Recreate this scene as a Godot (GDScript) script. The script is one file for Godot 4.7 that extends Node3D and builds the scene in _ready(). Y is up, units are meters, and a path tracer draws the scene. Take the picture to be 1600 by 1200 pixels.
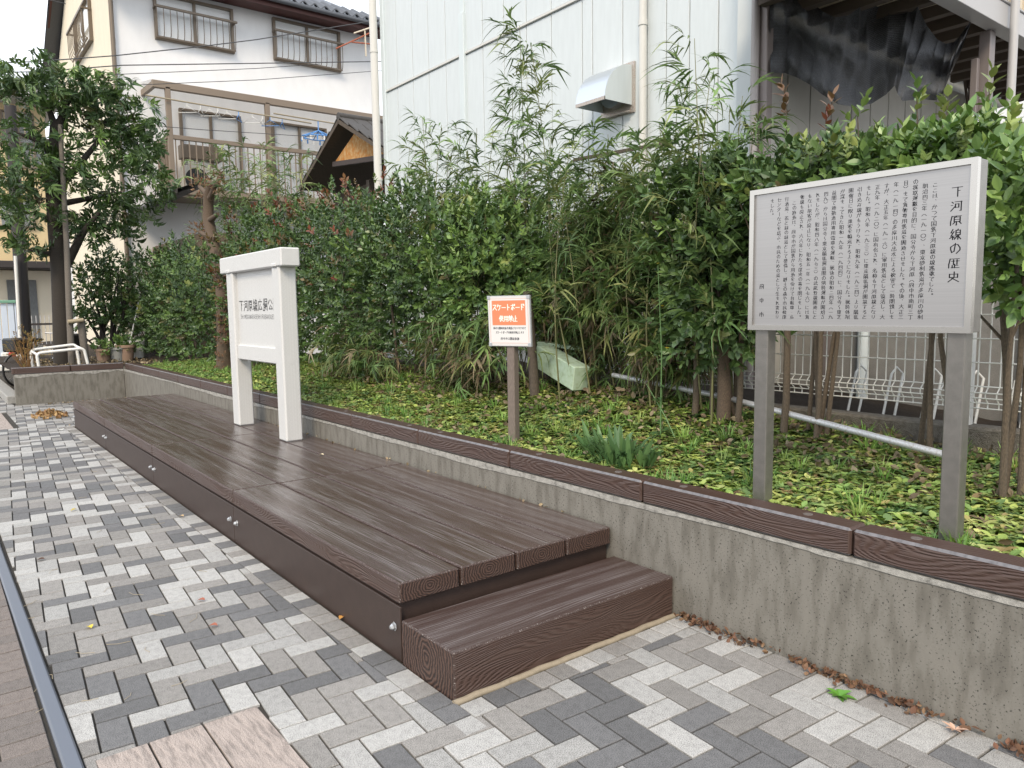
extends Node3D
# A small railway-memorial square: timber-look platform, planter wall, signs, hedge and houses behind.
# World: x runs across the platform towards the planter wall, -z along it away from the viewer, y up, metres.

const FOCAL := 1174.17            # in pixels of a 1600 x 1200 picture
const EYE := Vector3(-1.387, 1.384, 2.133)
const TURN := Vector3(-0.1014, -0.6630, -0.0147)
const WALL_X := 1.189             # front face of the planter wall
const DECK_Y := 0.316             # platform top
const STEP_Y := 0.1745
const DECK_Z := -0.382            # platform front
const PLANK := 2.0145
const CAP_Y := 0.576
const SOIL_Y := 0.535

var rng := RandomNumberGenerator.new()
var taken := {}
var view := Basis()
var M := {}                        # materials by name

# ---------------------------------------------------------------- pixels to places
func ray(px: float, py: float) -> Vector3:
	return view * Vector3((px - 800.0) / FOCAL, -(py - 600.0) / FOCAL, -1.0)
func on_x(px: float, py: float, x: float) -> Vector3:
	var d := ray(px, py)
	return EYE + d * ((x - EYE.x) / d.x)
func on_y(px: float, py: float, y: float) -> Vector3:
	var d := ray(px, py)
	return EYE + d * ((y - EYE.y) / d.y)
func on_z(px: float, py: float, z: float) -> Vector3:
	var d := ray(px, py)
	return EYE + d * ((z - EYE.z) / d.z)
func seen_at(p: Vector3) -> Vector2:
	var d := view.transposed() * (p - EYE)
	if d.z > -0.05:
		return Vector2(-9999, -9999)
	return Vector2(800.0 + FOCAL * d.x / -d.z, 600.0 - FOCAL * d.y / -d.z)

# ---------------------------------------------------------------- nodes
func numbered(called: String) -> String:
	taken[called] = taken.get(called, -1) + 1
	return called if taken[called] == 0 else "%s_%03d" % [called, taken[called]]
func thing(called: String, label: String, category: String, where := Vector3.ZERO, group := "", turn := 0.0) -> Node3D:
	var o := Node3D.new()
	o.name = numbered(called)
	add_child(o)
	o.position = where
	o.rotation.y = turn
	tag(o, label, category, group)
	return o
func tag(o: Node, label: String, category: String, group := "") -> void:
	o.set_meta("label", label)
	o.set_meta("category", category)
	if group:
		o.set_meta("group", group)
func obj(called: String, mesh: Mesh, m, parent: Node = self) -> MeshInstance3D:
	var o := MeshInstance3D.new()
	o.mesh = mesh
	if m:
		o.material_override = m
	o.name = numbered(called) if parent == self else called
	parent.add_child(o, true)
	return o
func copies(called: String, mesh: Mesh, m, places: Array, tints: Array, parent: Node) -> MultiMeshInstance3D:
	var mm := MultiMesh.new()
	mm.transform_format = MultiMesh.TRANSFORM_3D
	mm.use_colors = true
	mm.mesh = mesh
	mm.instance_count = places.size()
	for i in places.size():
		mm.set_instance_transform(i, places[i])
		mm.set_instance_color(i, tints[i])
	var o := MultiMeshInstance3D.new()
	o.multimesh = mm
	o.material_override = m
	o.name = numbered(called) if parent == self else called
	o.set_meta("kind", "stuff")
	parent.add_child(o, true)
	return o

# ---------------------------------------------------------------- shapes
func tool_() -> SurfaceTool:
	var st := SurfaceTool.new()
	st.begin(Mesh.PRIMITIVE_TRIANGLES)
	return st
func vert(st: SurfaceTool, p: Vector3, n: Vector3, uv := Vector2.ZERO) -> void:
	st.set_normal(n)
	st.set_uv(uv)
	st.add_vertex(p)
func tri(st: SurfaceTool, a: Vector3, b: Vector3, c: Vector3, n: Vector3, ua := Vector2.ZERO, ub := Vector2.ZERO, uc := Vector2.ZERO) -> void:
	vert(st, a, n, ua)
	if (c - a).cross(b - a).dot(n) >= 0.0:
		vert(st, b, n, ub)
		vert(st, c, n, uc)
	else:
		vert(st, c, n, uc)
		vert(st, b, n, ub)
func quad(st: SurfaceTool, a: Vector3, b: Vector3, c: Vector3, d: Vector3, n := Vector3.ZERO, uv := [Vector2(0, 1), Vector2(1, 1), Vector2(1, 0), Vector2(0, 0)]) -> void:
	if n == Vector3.ZERO:
		n = (c - a).cross(b - a).normalized()
	tri(st, a, b, c, n, uv[0], uv[1], uv[2])
	tri(st, a, c, d, n, uv[0], uv[2], uv[3])
# A box with bevelled edges. The faces go to the tools in «sts»: top, side, end (the faces across the grain) and edge.
func block(sts: Dictionary, c: Vector3, s: Vector3, bevel := 0.0, turn := Basis(), grain := 2, off := Vector2.ZERO) -> void:
	var h := s * 0.5
	for a in 3:
		var i := (a + 1) % 3
		var j := (a + 2) % 3
		for sg in [-1.0, 1.0]:
			var ps := []
			var us := []
			for k in [[-1.0, -1.0], [1.0, -1.0], [1.0, 1.0], [-1.0, 1.0]]:
				var p := Vector3.ZERO
				p[a] = sg * h[a]
				p[i] = k[0] * (h[i] - bevel)
				p[j] = k[1] * (h[j] - bevel)
				if a == grain:
					us.append(Vector2(p[i] / s[i] + 0.5, 0.5 - p[j] / s[j]) if i != 1 else Vector2(p[j] / s[j] + 0.5, 0.5 - p[i] / s[i]))
				else:
					var o := 3 - a - grain
					us.append(Vector2(p[grain], p[o] + (s.x if a == 0 else 0.0)) + off)
				ps.append(c + turn * p)
			var n := Vector3.ZERO
			n[a] = sg
			var key := "end" if a == grain else ("top" if a == 1 and sg > 0 else "side")
			quad(sts.get(key, sts.get("side")), ps[0], ps[1], ps[2], ps[3], turn * n, us)
	if bevel <= 0.0:
		return
	var es: SurfaceTool = sts.get("edge", sts.get("side"))
	for a in 3:
		var i := (a + 1) % 3
		var j := (a + 2) % 3
		for si in [-1.0, 1.0]:
			for sj in [-1.0, 1.0]:
				var ps := []
				var us := []
				for k in [[-1.0, 0], [1.0, 0], [1.0, 1], [-1.0, 1]]:
					var p := Vector3.ZERO
					p[a] = k[0] * (h[a] - bevel)
					p[i] = si * (h[i] - (0.0 if k[1] == 0 else bevel))
					p[j] = sj * (h[j] - (bevel if k[1] == 0 else 0.0))
					ps.append(c + turn * p)
					us.append(Vector2(p[a], 0.004 * k[1]) + off)
				var n := Vector3.ZERO
				n[i] = si
				n[j] = sj
				var into: SurfaceTool = sts.get("end_edge", es) if a != grain else es
				quad(into, ps[0], ps[1], ps[2], ps[3], (turn * n).normalized(), us)
	for sx in [-1.0, 1.0]:
		for sy in [-1.0, 1.0]:
			for sz in [-1.0, 1.0]:
				var sg := Vector3(sx, sy, sz)
				var ps := []
				for a in 3:
					var p := sg * (h - Vector3.ONE * bevel)
					p[a] = sg[a] * h[a]
					ps.append(c + turn * p)
				tri(es, ps[0], ps[1], ps[2], (turn * sg).normalized())
func box(st: SurfaceTool, c: Vector3, s: Vector3, bevel := 0.0, turn := Basis()) -> void:
	block({"side": st}, c, s, bevel, turn)
func box_mesh(s: Vector3, bevel := 0.0) -> ArrayMesh:
	var st := tool_()
	box(st, Vector3.ZERO, s, bevel)
	return st.commit()
# A straight bar of rectangular section from a to b.
func bar(st: SurfaceTool, a: Vector3, b: Vector3, w: float, h: float, bevel := 0.0) -> void:
	var d := b - a
	var z := d.normalized()
	var up := Vector3.UP if absf(z.y) < 0.9 else Vector3.RIGHT
	var x := up.cross(z).normalized()
	box(st, (a + b) * 0.5, Vector3(w, h, d.length()), bevel, Basis(x, z.cross(x), z))
func tube(st: SurfaceTool, pts: Array, radii, sides := 8, closed := true) -> void:
	var n := pts.size()
	var side := Vector3.ZERO
	var rings := []
	var length := 0.0
	for i in n:
		var t: Vector3 = (pts[mini(i + 1, n - 1)] - pts[maxi(i - 1, 0)]).normalized()
		if side == Vector3.ZERO:
			side = t.cross(Vector3.UP if absf(t.y) < 0.9 else Vector3.RIGHT).normalized()
		else:
			side = (side - t * side.dot(t)).normalized()
		var other := t.cross(side)
		var r: float = radii[i] if radii is Array else radii
		if i:
			length += (pts[i] - pts[i - 1]).length()
		var ring := []
		for k in sides + 1:
			var a := TAU * k / sides
			var d := side * cos(a) + other * sin(a)
			ring.append([pts[i] + d * r, d, Vector2(float(k) / sides, length)])
		rings.append(ring)
	for i in n - 1:
		for k in sides:
			var a = rings[i][k]
			var b = rings[i][k + 1]
			var c = rings[i + 1][k + 1]
			var d = rings[i + 1][k]
			for q in [a, c, b, a, d, c]:
				vert(st, q[0], q[1], q[2])
	if closed:
		for e in [0, n - 1]:
			var nn: Vector3 = (pts[0] - pts[1]).normalized() if e == 0 else (pts[n - 1] - pts[n - 2]).normalized()
			for k in sides:
				tri(st, pts[e], rings[e][k][0], rings[e][k + 1][0], nn)
func tube_mesh(pts: Array, radii, sides := 8) -> ArrayMesh:
	var st := tool_()
	tube(st, pts, radii, sides)
	return st.commit()
func lathe(st: SurfaceTool, c: Vector3, profile: Array, sides := 20) -> void:
	for i in profile.size() - 1:
		var p: Vector2 = profile[i]
		var q: Vector2 = profile[i + 1]
		var d := (q - p).normalized()
		for k in sides:
			var a0 := TAU * k / sides
			var a1 := TAU * (k + 1) / sides
			var e0 := Vector3(cos(a0), 0, sin(a0))
			var e1 := Vector3(cos(a1), 0, sin(a1))
			var n0 := (e0 * d.y - Vector3.UP * d.x).normalized()
			var n1 := (e1 * d.y - Vector3.UP * d.x).normalized()
			var A := c + e0 * p.x + Vector3.UP * p.y
			var B := c + e1 * p.x + Vector3.UP * p.y
			var C := c + e1 * q.x + Vector3.UP * q.y
			var D := c + e0 * q.x + Vector3.UP * q.y
			var order := [[A, n0], [C, n1], [B, n1], [A, n0], [D, n0], [C, n1]]
			if (B - A).cross(C - A).dot(n0 + n1) + (C - A).cross(D - A).dot(n0 + n1) < 0.0:
				order = [[A, n0], [B, n1], [C, n1], [A, n0], [C, n1], [D, n0]]
			for v in order:
				vert(st, v[0], v[1])
# A flat outline (x, z) raised from y0 to y1 with a small chamfer.
func slab(st: SurfaceTool, outline: PackedVector2Array, y0: float, y1: float, chamfer := 0.0) -> void:
	var o := outline
	if Geometry2D.is_polygon_clockwise(o):
		o.reverse()
	var c := Vector2.ZERO
	for p in o:
		c += p / o.size()
	var inner := PackedVector2Array()
	for p in o:
		inner.append(p + (c - p).normalized() * chamfer * 1.3)
	var ids := Geometry2D.triangulate_polygon(inner)
	for i in range(0, ids.size(), 3):
		var P := []
		for k in 3:
			P.append(Vector3(inner[ids[i + k]].x, y1, inner[ids[i + k]].y))
		tri(st, P[0], P[1], P[2], Vector3.UP)
	for i in o.size():
		var j := (i + 1) % o.size()
		var e := o[j] - o[i]
		var n := Vector3(e.y, 0, -e.x).normalized()
		var a := Vector3(o[i].x, y0, o[i].y)
		var b := Vector3(o[j].x, y0, o[j].y)
		var up := Vector3.UP * (y1 - y0 - chamfer)
		quad(st, a, b, b + up, a + up, n)
		if chamfer > 0.0:
			quad(st, a + up, b + up, Vector3(inner[j].x, y1, inner[j].y), Vector3(inner[i].x, y1, inner[i].y), (n + Vector3.UP).normalized())

# ---------------------------------------------------------------- materials
func shade(r: float, g := -1.0, b := -1.0) -> Color:      # a linear base colour
	return Color(r, r if g < 0 else g, r if b < 0 else b).linear_to_srgb()
func grain(freq: float, stops: Array, octaves := 4, sd := 1, size := 512, kind := FastNoiseLite.TYPE_SIMPLEX_SMOOTH) -> NoiseTexture2D:
	var n := FastNoiseLite.new()
	n.seed = sd
	n.noise_type = kind
	n.frequency = freq
	n.fractal_octaves = octaves
	var t := NoiseTexture2D.new()
	t.width = size
	t.height = size
	t.seamless = true
	t.noise = n
	if stops:
		var g := Gradient.new()
		var offs := PackedFloat32Array()
		var cols := PackedColorArray()
		for s in stops:
			offs.append(s[0])
			cols.append(s[1])
		g.offsets = offs
		g.colors = cols
		t.color_ramp = g
	return t
func mat(called: String, color: Color, rough := 0.8, metal := 0.0) -> StandardMaterial3D:
	var m := StandardMaterial3D.new()
	m.resource_name = called
	m.albedo_color = color
	m.roughness = rough
	m.metallic = metal
	m.cull_mode = BaseMaterial3D.CULL_DISABLED
	M[called] = m
	return m
# Colour patches of two sizes and a fine relief, all in world space.
func patched(m: StandardMaterial3D, tex: Texture2D, scale, fine: Texture2D = null, fine_scale := 1.0, relief: Texture2D = null, depth := 0.0) -> StandardMaterial3D:
	m.albedo_texture = tex
	m.uv1_triplanar = true
	m.uv1_world_triplanar = true
	m.uv1_scale = scale if scale is Vector3 else Vector3.ONE * scale
	if fine:
		m.detail_enabled = true
		m.detail_blend_mode = BaseMaterial3D.BLEND_MODE_MUL
		m.detail_albedo = fine
		m.detail_uv_layer = BaseMaterial3D.DETAIL_UV_2
		m.uv2_triplanar = true
		m.uv2_world_triplanar = true
		m.uv2_scale = Vector3.ONE * fine_scale
	if relief:
		m.heightmap_enabled = true
		m.heightmap_texture = relief
		m.heightmap_scale = depth
	return m
func grey(v: float) -> Color:
	return Color(v, v, v)
func leaf_mat(called: String, rough := 0.45) -> StandardMaterial3D:
	var m := mat(called, Color.WHITE, rough)
	m.vertex_color_use_as_albedo = true
	m.backlight_enabled = true
	m.backlight = Color(0.5, 0.5, 0.35)
	return m
# ---------------------------------------------------------------- lettering
# Each sign is drawn by strokes on a 10 x 10 grid: digits are x, y pairs along one stroke;
# a sign followed by four digits is that sign drawn inside the box x0 y0 x1 y1.
var strokes := {
"一": "0595", "丁": "0191 5159 5939", "七": "0594 4048 4888 8886", "三": "1181 2474 0898", "下": "0191 5159 5474", "中": "1282861612 5059",
"乗": "1181 0393 0696 2226 7276 5159 4609 5699", "九": "036367 6798 9896 3033 3309", "二": "2272 0898", "五": "1181 4138 1474 7478 0898",
"京": "5051 0292 2474762624 5659 5949 3709 6799", "亻": "8005 5359", "也": "0494 9496 9685 2128 2898 9897 5056", "他": "亻0039 也3099",
"本": "0292 5059 5207 5297 3777", "体": "亻0039 本3099", "吏": "0191 1383851513 5055 5509 2599", "使": "亻0039 吏3099",
"健": "亻0029 4192 3393 4595 3797 6068 3222 2235 3626 2699", "備": "亻0039 3292 5053 7073 4549 4595 9599 4797 7579",
"山": "1318 1898 9893 5058", "隹": "4004 2329 2292 2494 2696 2999 6269", "催": "亻0039 山3093 隹3399", "八": "3309 5199",
"公": "3104 6194 5528 2888 7698", "六": "5052 0393 3509 6599", "出": "5059 2125 2575 7571 0609 0999 9996", "分": "3104 6194 2575 7579 7968 4529",
"禾": "7112 0393 5059 5307 5397", "刂": "2226 8089 8968", "利": "禾0059 刂6099", "制": "1012 1252 0454 3059 0608 0656 5658 刂6099",
"前": "2032 7062 0393 1519 1545 4549 1747 6558 8489 8978", "堇": "0191 3032 6062 1484861614 5359 1787 0999", "力": "0393 9398 9879 4046 4609",
"勤": "堇0059 力5099", "化": "亻0049 5058 5898 9896 9265", "南": "5053 0191 1319 1393 9399 9989 3445 7465 2575 2777 5559",
"原": "1191 1106 0609 5142 3282863632 3484 5659 5949 4628 7698", "耳": "0191 2128 7179 2373 2575 0898", "又": "0181 8109 1199", "取": "耳0059 又5099",
"受": "7011 1223 4243 8272 0305 0393 9395 又1599", "史": "1282851512 5055 5509 2599", "口": "1181891911", "名": "4004 3171 7108 3345 口4599",
"和": "禾0059 口5298", "四": "1191991911 3136 6165 6585", "国": "0090990900 2272 2575 1787 4247 6676", "園": "0090990900 2171 5053 1383 3474763634 4618 4688",
"土": "1484 5059 0999", "地": "土0049 也3099", "場": "土0039 4090944440 4292 3595 5537 4696 9699 9988 6658", "夂": "4004 3282 8209 2499",
"変": "5051 0191 4144 6164 2214 7294 夂1599", "夕": "4004 3181 8109 3455", "多": "夕2085 夕0499", "大": "0393 5054 5409 5499",
"女": "0393 4136 3698 7309", "台": "4013 1383 7094 口1599", "始": "女0049 台4099", "客": "5051 0103 0191 9193 4215 3363 6307 3487 3676793936",
"害": "5051 0103 0191 9193 2373 2474 5355 0595 2777792927", "寺": "5053 2171 0393 0595 7579 7969 3647", "専": "0191 2282852522 2373 5055 0696 7679 7969 3748",
"川": "1115 1509 5157 9199", "市": "5052 0292 1418 1494 9498 5259", "常": "5051 1022 8072 0204 0292 9294 3373753533 1619 1696 9699 5659",
"幕": "0191 3032 6062 2373752523 0696 3617 6697 2729 2787 8789 5659", "年": "3003 2191 2484 0797 5159 2427", "広": "5052 1292 1206 0609 5428 2888 7698",
"府": "5051 1191 1106 0609 4325 3439 5494 8289 8979 6577", "康": "5051 1191 1106 0609 3282 2494 3686 8286 5159 4728 5798",
"廃": "5051 1191 1106 0609 4224 7294 3585 2797 4529 6569 6999", "弓": "1181 8184 8414 1417 1787 8789 8969", "引": "弓0059 8089",
"彳": "7002 7304 5459", "後": "彳0029 6042 4262 6244 4484 7395 夂3599", "復": "彳0029 5032 4191 4383864643 夂3699", "心": "0409 2129 2989 8987 5053 8094",
"惑": "0191 1242441412 0555 5057 5796 7081 心0699", "単": "1011 4041 8071 1383861613 1484 5359 0898", "戈": "0393 3137 3799 9997 8318 7081", "戦": "単0059 戈5099",
"扌": "0292 5059 5939 0795", "采": "8011 1223 4244 8173 0595 5359 5509 5599", "採": "扌0039 采3099", "舟": "5021 2129 2181 8189 8979 0595 5253 5658",
"殳": "2124 2171 7174 又0599", "搬": "扌0029 舟2059 殳6099", "摩": "5051 1191 1106 0609 2353 3336 6393 7376 3686 2797 5559 5949",
"攵": "3003 2282 8209 2399", "正": "0191 5159 5585 2529 0999", "整": "0151 1343451513 3006 攵5095 正0599", "敷": "0151 1353561613 1454 3056 0757 2739 4749 攵5099",
"方": "4041 0292 4208 3575 7579 7959", "旅": "方0049 6143 5292 5459 5464 9376 6599", "日": "2080892920 2484", "月": "2126 2609 2181 8189 8979 2383 2585",
"明": "日0038 月4099", "昭": "日0038 4191 9194 9484 6144 口4599", "時": "日0038 寺3099", "有": "0292 4007 3439 3484 8489 8979 3686",
"東": "0191 1282861612 1484 5059 4709 5799", "木": "0393 5059 5308 5398", "森": "木2084 木0449 木5499", "止": "5059 5484 1419 0999",
"武": "1141 0393 6066 6699 9997 7182 3538 3656 1518 0858", "少": "5055 2114 7194 9509", "歩": "止1085 少0599",
"歴": "1191 1106 0609 2353 4246 6393 7276 5659 5787 3739 2999", "民": "1181 8184 8414 1119 1948 1696 5499 9997", "水": "5059 5939 0343 4308 8254 5599",
"氵": "2152 0444 0995", "可": "0191 8189 8969 1353561613", "河": "氵0039 可3099", "治": "氵0039 台3099", "舌": "8011 0393 5055 口1599", "活": "氵0039 舌3099",
"深": "氵0029 3032 3090 9092 5033 6184 木3499", "物": "2004 1242 0645 3039 6044 5292 9289 8979 6247 7259", "生": "2004 1282 1585 5059 0999",
"用": "1116 1609 1191 9199 9989 1393 1696 5159", "田": "0191980801 0595 5158", "町": "田0048 丁5099", "白": "4022 1282891912 1585", "的": "白0049 6044 5191 9199 9979 6475",
"目": "2080892920 2383 2686", "石": "0191 4105 2484892924", "砂": "石0049 少4099", "示": "2171 0393 5359 5949 2507 7597", "禁": "木0044 木5094 示0499",
"称": "禾0049 6043 5292 9294 7379 7959 5547 8597", "立": "5051 0292 2327 7367 0999", "兄": "1181851511 3509 6569 6999 9997", "競": "立0044 兄0449 立5094 兄5499",
"糸": "5023 2363 7226 2686 5659 3708 6798", "吉": "0191 5054 1484 口1699", "結": "糸0049 吉4099", "录": "2181 8185 2383 0595 5559 5949 1626 0848 8666 6698", "緑": "糸0049 录4099",
"泉": "5041 2181852521 2383 5559 5949 1646 4609 8556 5699", "線": "糸0049 泉4099", "者": "5054 1272 0494 8109 日2599", "自": "4022 2282892922 2484 2686",
"芝": "0191 3032 6062 5354 2474 7418 1899", "花": "0191 3032 6062 化0399", "蔵": "0191 3032 6062 1393 1309 6366 6699 9997 2555582825 2656",
"行": "彳0039 4191 3494 7479 7959", "衤": "5051 0282 8206 5459 6586", "皮": "1192 9294 1206 0609 5054 2474 7409 2499", "被": "衤0039 皮3099",
"言": "4051 0292 2373 2575 口1699", "設": "言0049 殳4099", "果": "1181841411 5159 0595 5508 5598", "課": "言0049 果4099", "貝": "2080862620 2282 2484 3609 6699",
"貨": "化1084 貝1499", "足": "1181831311 5359 5585 1619 0999", "跡": "足0049 6061 4292 5447 7379 7969 4546 8497", "路": "足0049 6044 5181 8146 6499 口5699",
"車": "0191 1282861612 1484 5059 0797", "軍": "0002 0090 9092 車1299", "転": "車0049 5191 4393 7358 5898 7598", "輸": "車0049 7043 7093 5272 5559 5565 6569 8588 9499",
"辶": "1122 0424 2427 2709 2799", "込": "辶0099 4161 6037 6297", "迷": "辶0099 4053 8073 3494 6058 6447 6497", "送": "辶0099 4051 8071 3393 3595 6337 6598",
"通": "辶0099 3181 8153 3337 3393 9397 3595 6367", "運": "辶0099 軍3097", "道": "辶0099 4052 8072 3393 4585884845 4787",
"郷": "糸0029 3161653531 3363 3539 3968 7079 7090 9073 7394 9477", "野": "1141441411 2149 1646 0949 5181 8162 5494 9485 7479 7959", "金": "5003 5093 2373 1585 5359 0999",
"鉄": "金0049 5043 4282 4595 7055 5549 6599", "鎖": "金0049 7072 5061 9081 貝5299", "門": "0009 0040 4044 0444 0242 5090 9099 9989 5054 5494 5292",
"閉": "門0099 2676 5459 5949 5628", "開": "門0099 2575 1787 4529 6569", "間": "門0099 3565693935 3767", "限": "0109 0131 3113 1334 3417 3191944441 4149 4967 6499 8577",
"電": "1181 0204 0292 9294 5054 1585881815 5559 5999 9998", "馬": "1117 1181 1383 1585 5157 1797 9799 9989 2829 4849 6869",
"（": "0936 3666 6699", "）": "0033 3363 6390", "～": "5033 3366 6659", "・": "4555", "、": "6172", "。": "6181836361", "ー": "0595", "｜": "5059", "〇": "316193966939060331",
"い": "1116 1628 2836 8286", "う": "3051 1363 6375 7539", "か": "0363 6367 6758 4009 7194", "が": "か0099 8091", "き": "1272 1484 4077 2628 2878", "け": "1118 3383 7175 7559",
"こ": "2272 1618 1888", "さ": "1282 4077 2628 2878", "し": "2027 2738 3868 6886", "じ": "し0099 6071 8091", "す": "0292 5057 5436 3656 5739", "せ": "0494 2128 2888 7076",
"そ": "2070 7013 1393 4346 4679", "た": "0252 3008 5484 5658 5888", "っ": "2565 6577 7749", "つ": "0272 7295 9558", "て": "0191 9144 4448 4879", "で": "て0099 7484",
"と": "3044 8215 1518 1888", "ど": "と0099 8192", "な": "0252 3006 7293 6367 6738 6789", "に": "1118 4282 4748 4888", "の": "5047 4728 2815 1513 1341 4171 7194 9496 9669",
"は": "1118 3383 7077 7747 7798", "ぶ": "4152 5256 5648 4838 1518 7587 8091", "ま": "1282 1484 5057 5737 5788", "み": "1151 5118 1516 1686 8169", "め": "1147 6018 1804 0463 6395 9559",
"も": "4038 3878 7875 1363 1565", "や": "0483 8395 9574 2049 5062", "よ": "5057 5383 5728 5788 2757", "ら": "3051 2226 2564 6486 8659", "り": "2126 7175 7548",
"る": "2171 7115 1564 6487 8759 5947", "れ": "2029 0242 4217 1762 6267 6798", "わ": "2029 0242 4217 1753 5383 8386 8659", "を": "1181 5014 1444 4456 9335 3538 3888",
"ケ": "2004 1292 6266 6639", "ス": "1181 8109 5599", "セ": "0393 9375 2028 2888", "タ": "4004 3181 8109 3566", "ト": "3039 3475", "ド": "3039 3475 6072 8092",
"ボ": "0292 4049 4939 2518 6587 7081 9091", "ン": "1133 0982",
}
func sign_lines(c: String, box_: Rect2, out: Array, deep := 0) -> void:
	for token in strokes.get(c, "").split(" ", false):
		var points := PackedVector2Array()
		if token.unicode_at(0) >= 48 and token.unicode_at(0) <= 57:
			for i in range(0, token.length() - 1, 2):
				points.append(box_.position + Vector2(int(token[i]) + 0.5, int(token[i + 1]) + 0.5) / 10.0 * box_.size)
			out.append(points)
		elif deep < 3:
			var v := []
			for i in 4:
				v.append(float(token[i + 1]))
			var at := Vector2(v[0], v[1]) / 10.0
			var to := Vector2(v[2] + 1, v[3] + 1) / 10.0
			sign_lines(token[0], Rect2(box_.position + at * box_.size, (to - at) * box_.size), out, deep + 1)
# Inks one sign into an image; across and down are the half widths of level and of upright strokes.
func ink(im: Image, c: String, r: Rect2, color: Color, across: float, down: float) -> void:
	var lines := []
	sign_lines(c, r, lines)
	for l in lines:
		for i in l.size() - 1:
			ink_line(im, l[i], l[i + 1], color, across, down)
func ink_line(im: Image, a: Vector2, b: Vector2, color: Color, across: float, down: float) -> void:
	var d := b - a
	var steep := absf(d.y) / maxf(d.length(), 0.001)
	var w := lerpf(across, down, steep)
	var len2 := maxf(d.length_squared(), 0.0001)
	for y in range(maxi(0, int(minf(a.y, b.y) - w - 1)), mini(im.get_height(), int(maxf(a.y, b.y) + w + 2))):
		for x in range(maxi(0, int(minf(a.x, b.x) - w - 1)), mini(im.get_width(), int(maxf(a.x, b.x) + w + 2))):
			var p := Vector2(x + 0.5, y + 0.5)
			var t := clampf((p - a).dot(d) / len2, 0.0, 1.0)
			var cover := clampf(w + 0.5 - p.distance_to(a + d * t), 0.0, 1.0)
			if cover > 0.0:
				im.set_pixel(x, y, im.get_pixel(x, y).lerp(color, cover))
# Roman capitals on the same grid.
var capitals := {"S": "9030 3012 1224 2474 7496 9678 7808", "H": "0009 9099 0494", "I": "5059", "M": "0900 0056 5690 9099", "O": "3060 6093 9396 9669 6939 3906 0603 0330",
"G": "9161 6130 3003 0306 0639 3969 6996 9656", "A": "0940 4050 5099 2676", "W": "0029 2952 5279 7990", "R": "0900 0070 7092 9274 7404 5499", "E": "9000 0009 0999 0474", "N": "0900 0099 9990",
"B": "0900 0070 7092 9274 7404 7496 9679 7909", "K": "0009 9005 3499", "U": "0006 0639 3969 6996 9690"}
func ink_capitals(im: Image, text: String, at: Vector2, size: Vector2, step: float, color: Color, w: float) -> void:
	for i in text.length():
		for token in capitals.get(text[i], "").split(" ", false):
			for k in range(0, token.length() - 3, 2):
				var a := at + Vector2(i * step, 0) + Vector2(int(token[k]), int(token[k + 1])) / 9.0 * size
				var b := at + Vector2(i * step, 0) + Vector2(int(token[k + 2]), int(token[k + 3])) / 9.0 * size
				ink_line(im, a, b, color, w, w)
# ---------------------------------------------------------------- computed pictures
func wood_pictures(sd: int, dark: Color, ridge: Color, worn: float, swirl := 0.034, along := 0.4) -> Array:
	var w := 1024
	var h := 512
	var n := FastNoiseLite.new()
	n.seed = sd
	n.noise_type = FastNoiseLite.TYPE_SIMPLEX_SMOOTH
	n.frequency = 1.0
	n.fractal_octaves = 2
	var colors := Image.create(w, h, false, Image.FORMAT_RGB8)
	var heights := Image.create(w, h, false, Image.FORMAT_RGB8)
	for y in h:
		var v := float(y) / h
		for x in w:
			var u := 2.0 * x / w
			var warp := n.get_noise_2d(u * along, v * 4.5) * swirl
			var fibre := n.get_noise_2d(u * 2.5 + 40.0, v * 190.0)
			var s := 0.5 + 0.5 * sin(TAU * (v + warp) / 0.0105 + fibre * 1.2 + 2.2 * n.get_noise_2d(u * 1.3 + 70.0, v * 30.0))
			s = pow(s, 0.8)
			var patch := clampf(0.5 + 1.4 * n.get_noise_2d(u * 0.8 + 9.0, v * 15.0 + 3.0), 0.0, 1.0)
			var hgt := clampf(0.65 * s + 0.25 + 0.3 * fibre, 0.0, 1.0)
			var wear := clampf((hgt - 0.45) * 1.8, 0.0, 1.0) * patch * worn
			var c := dark.lerp(ridge, clampf(wear, 0.0, 1.0))
			colors.set_pixel(x, y, c.linear_to_srgb())
			heights.set_pixel(x, y, grey(hgt))
	return [ImageTexture.create_from_image(colors), ImageTexture.create_from_image(heights)]
func ring_picture(sd: int, dark: Color, pale: Color) -> Array:
	var n := FastNoiseLite.new()
	n.seed = sd
	n.frequency = 0.02
	var colors := Image.create(384, 192, false, Image.FORMAT_RGB8)
	var heights := Image.create(384, 192, false, Image.FORMAT_RGB8)
	for y in 192:
		for x in 384:
			var p := Vector2(x - 190, (y - 90) * 0.75)
			var r := p.length() + 9.0 * n.get_noise_2d(x, y)
			var s := 0.5 + 0.5 * sin(r * 0.36)
			var k := clampf(s * 0.7 + 0.2 * n.get_noise_2d(x * 9, y * 9), 0.0, 1.0)
			colors.set_pixel(x, y, dark.lerp(pale, k).linear_to_srgb())
			heights.set_pixel(x, y, grey(clampf(s, 0, 1)))
	return [ImageTexture.create_from_image(colors), ImageTexture.create_from_image(heights)]
func plain_picture(tex: Image, m: StandardMaterial3D) -> void:
	tex.generate_mipmaps()
	m.albedo_texture = ImageTexture.create_from_image(tex)
	m.texture_repeat = false

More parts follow.
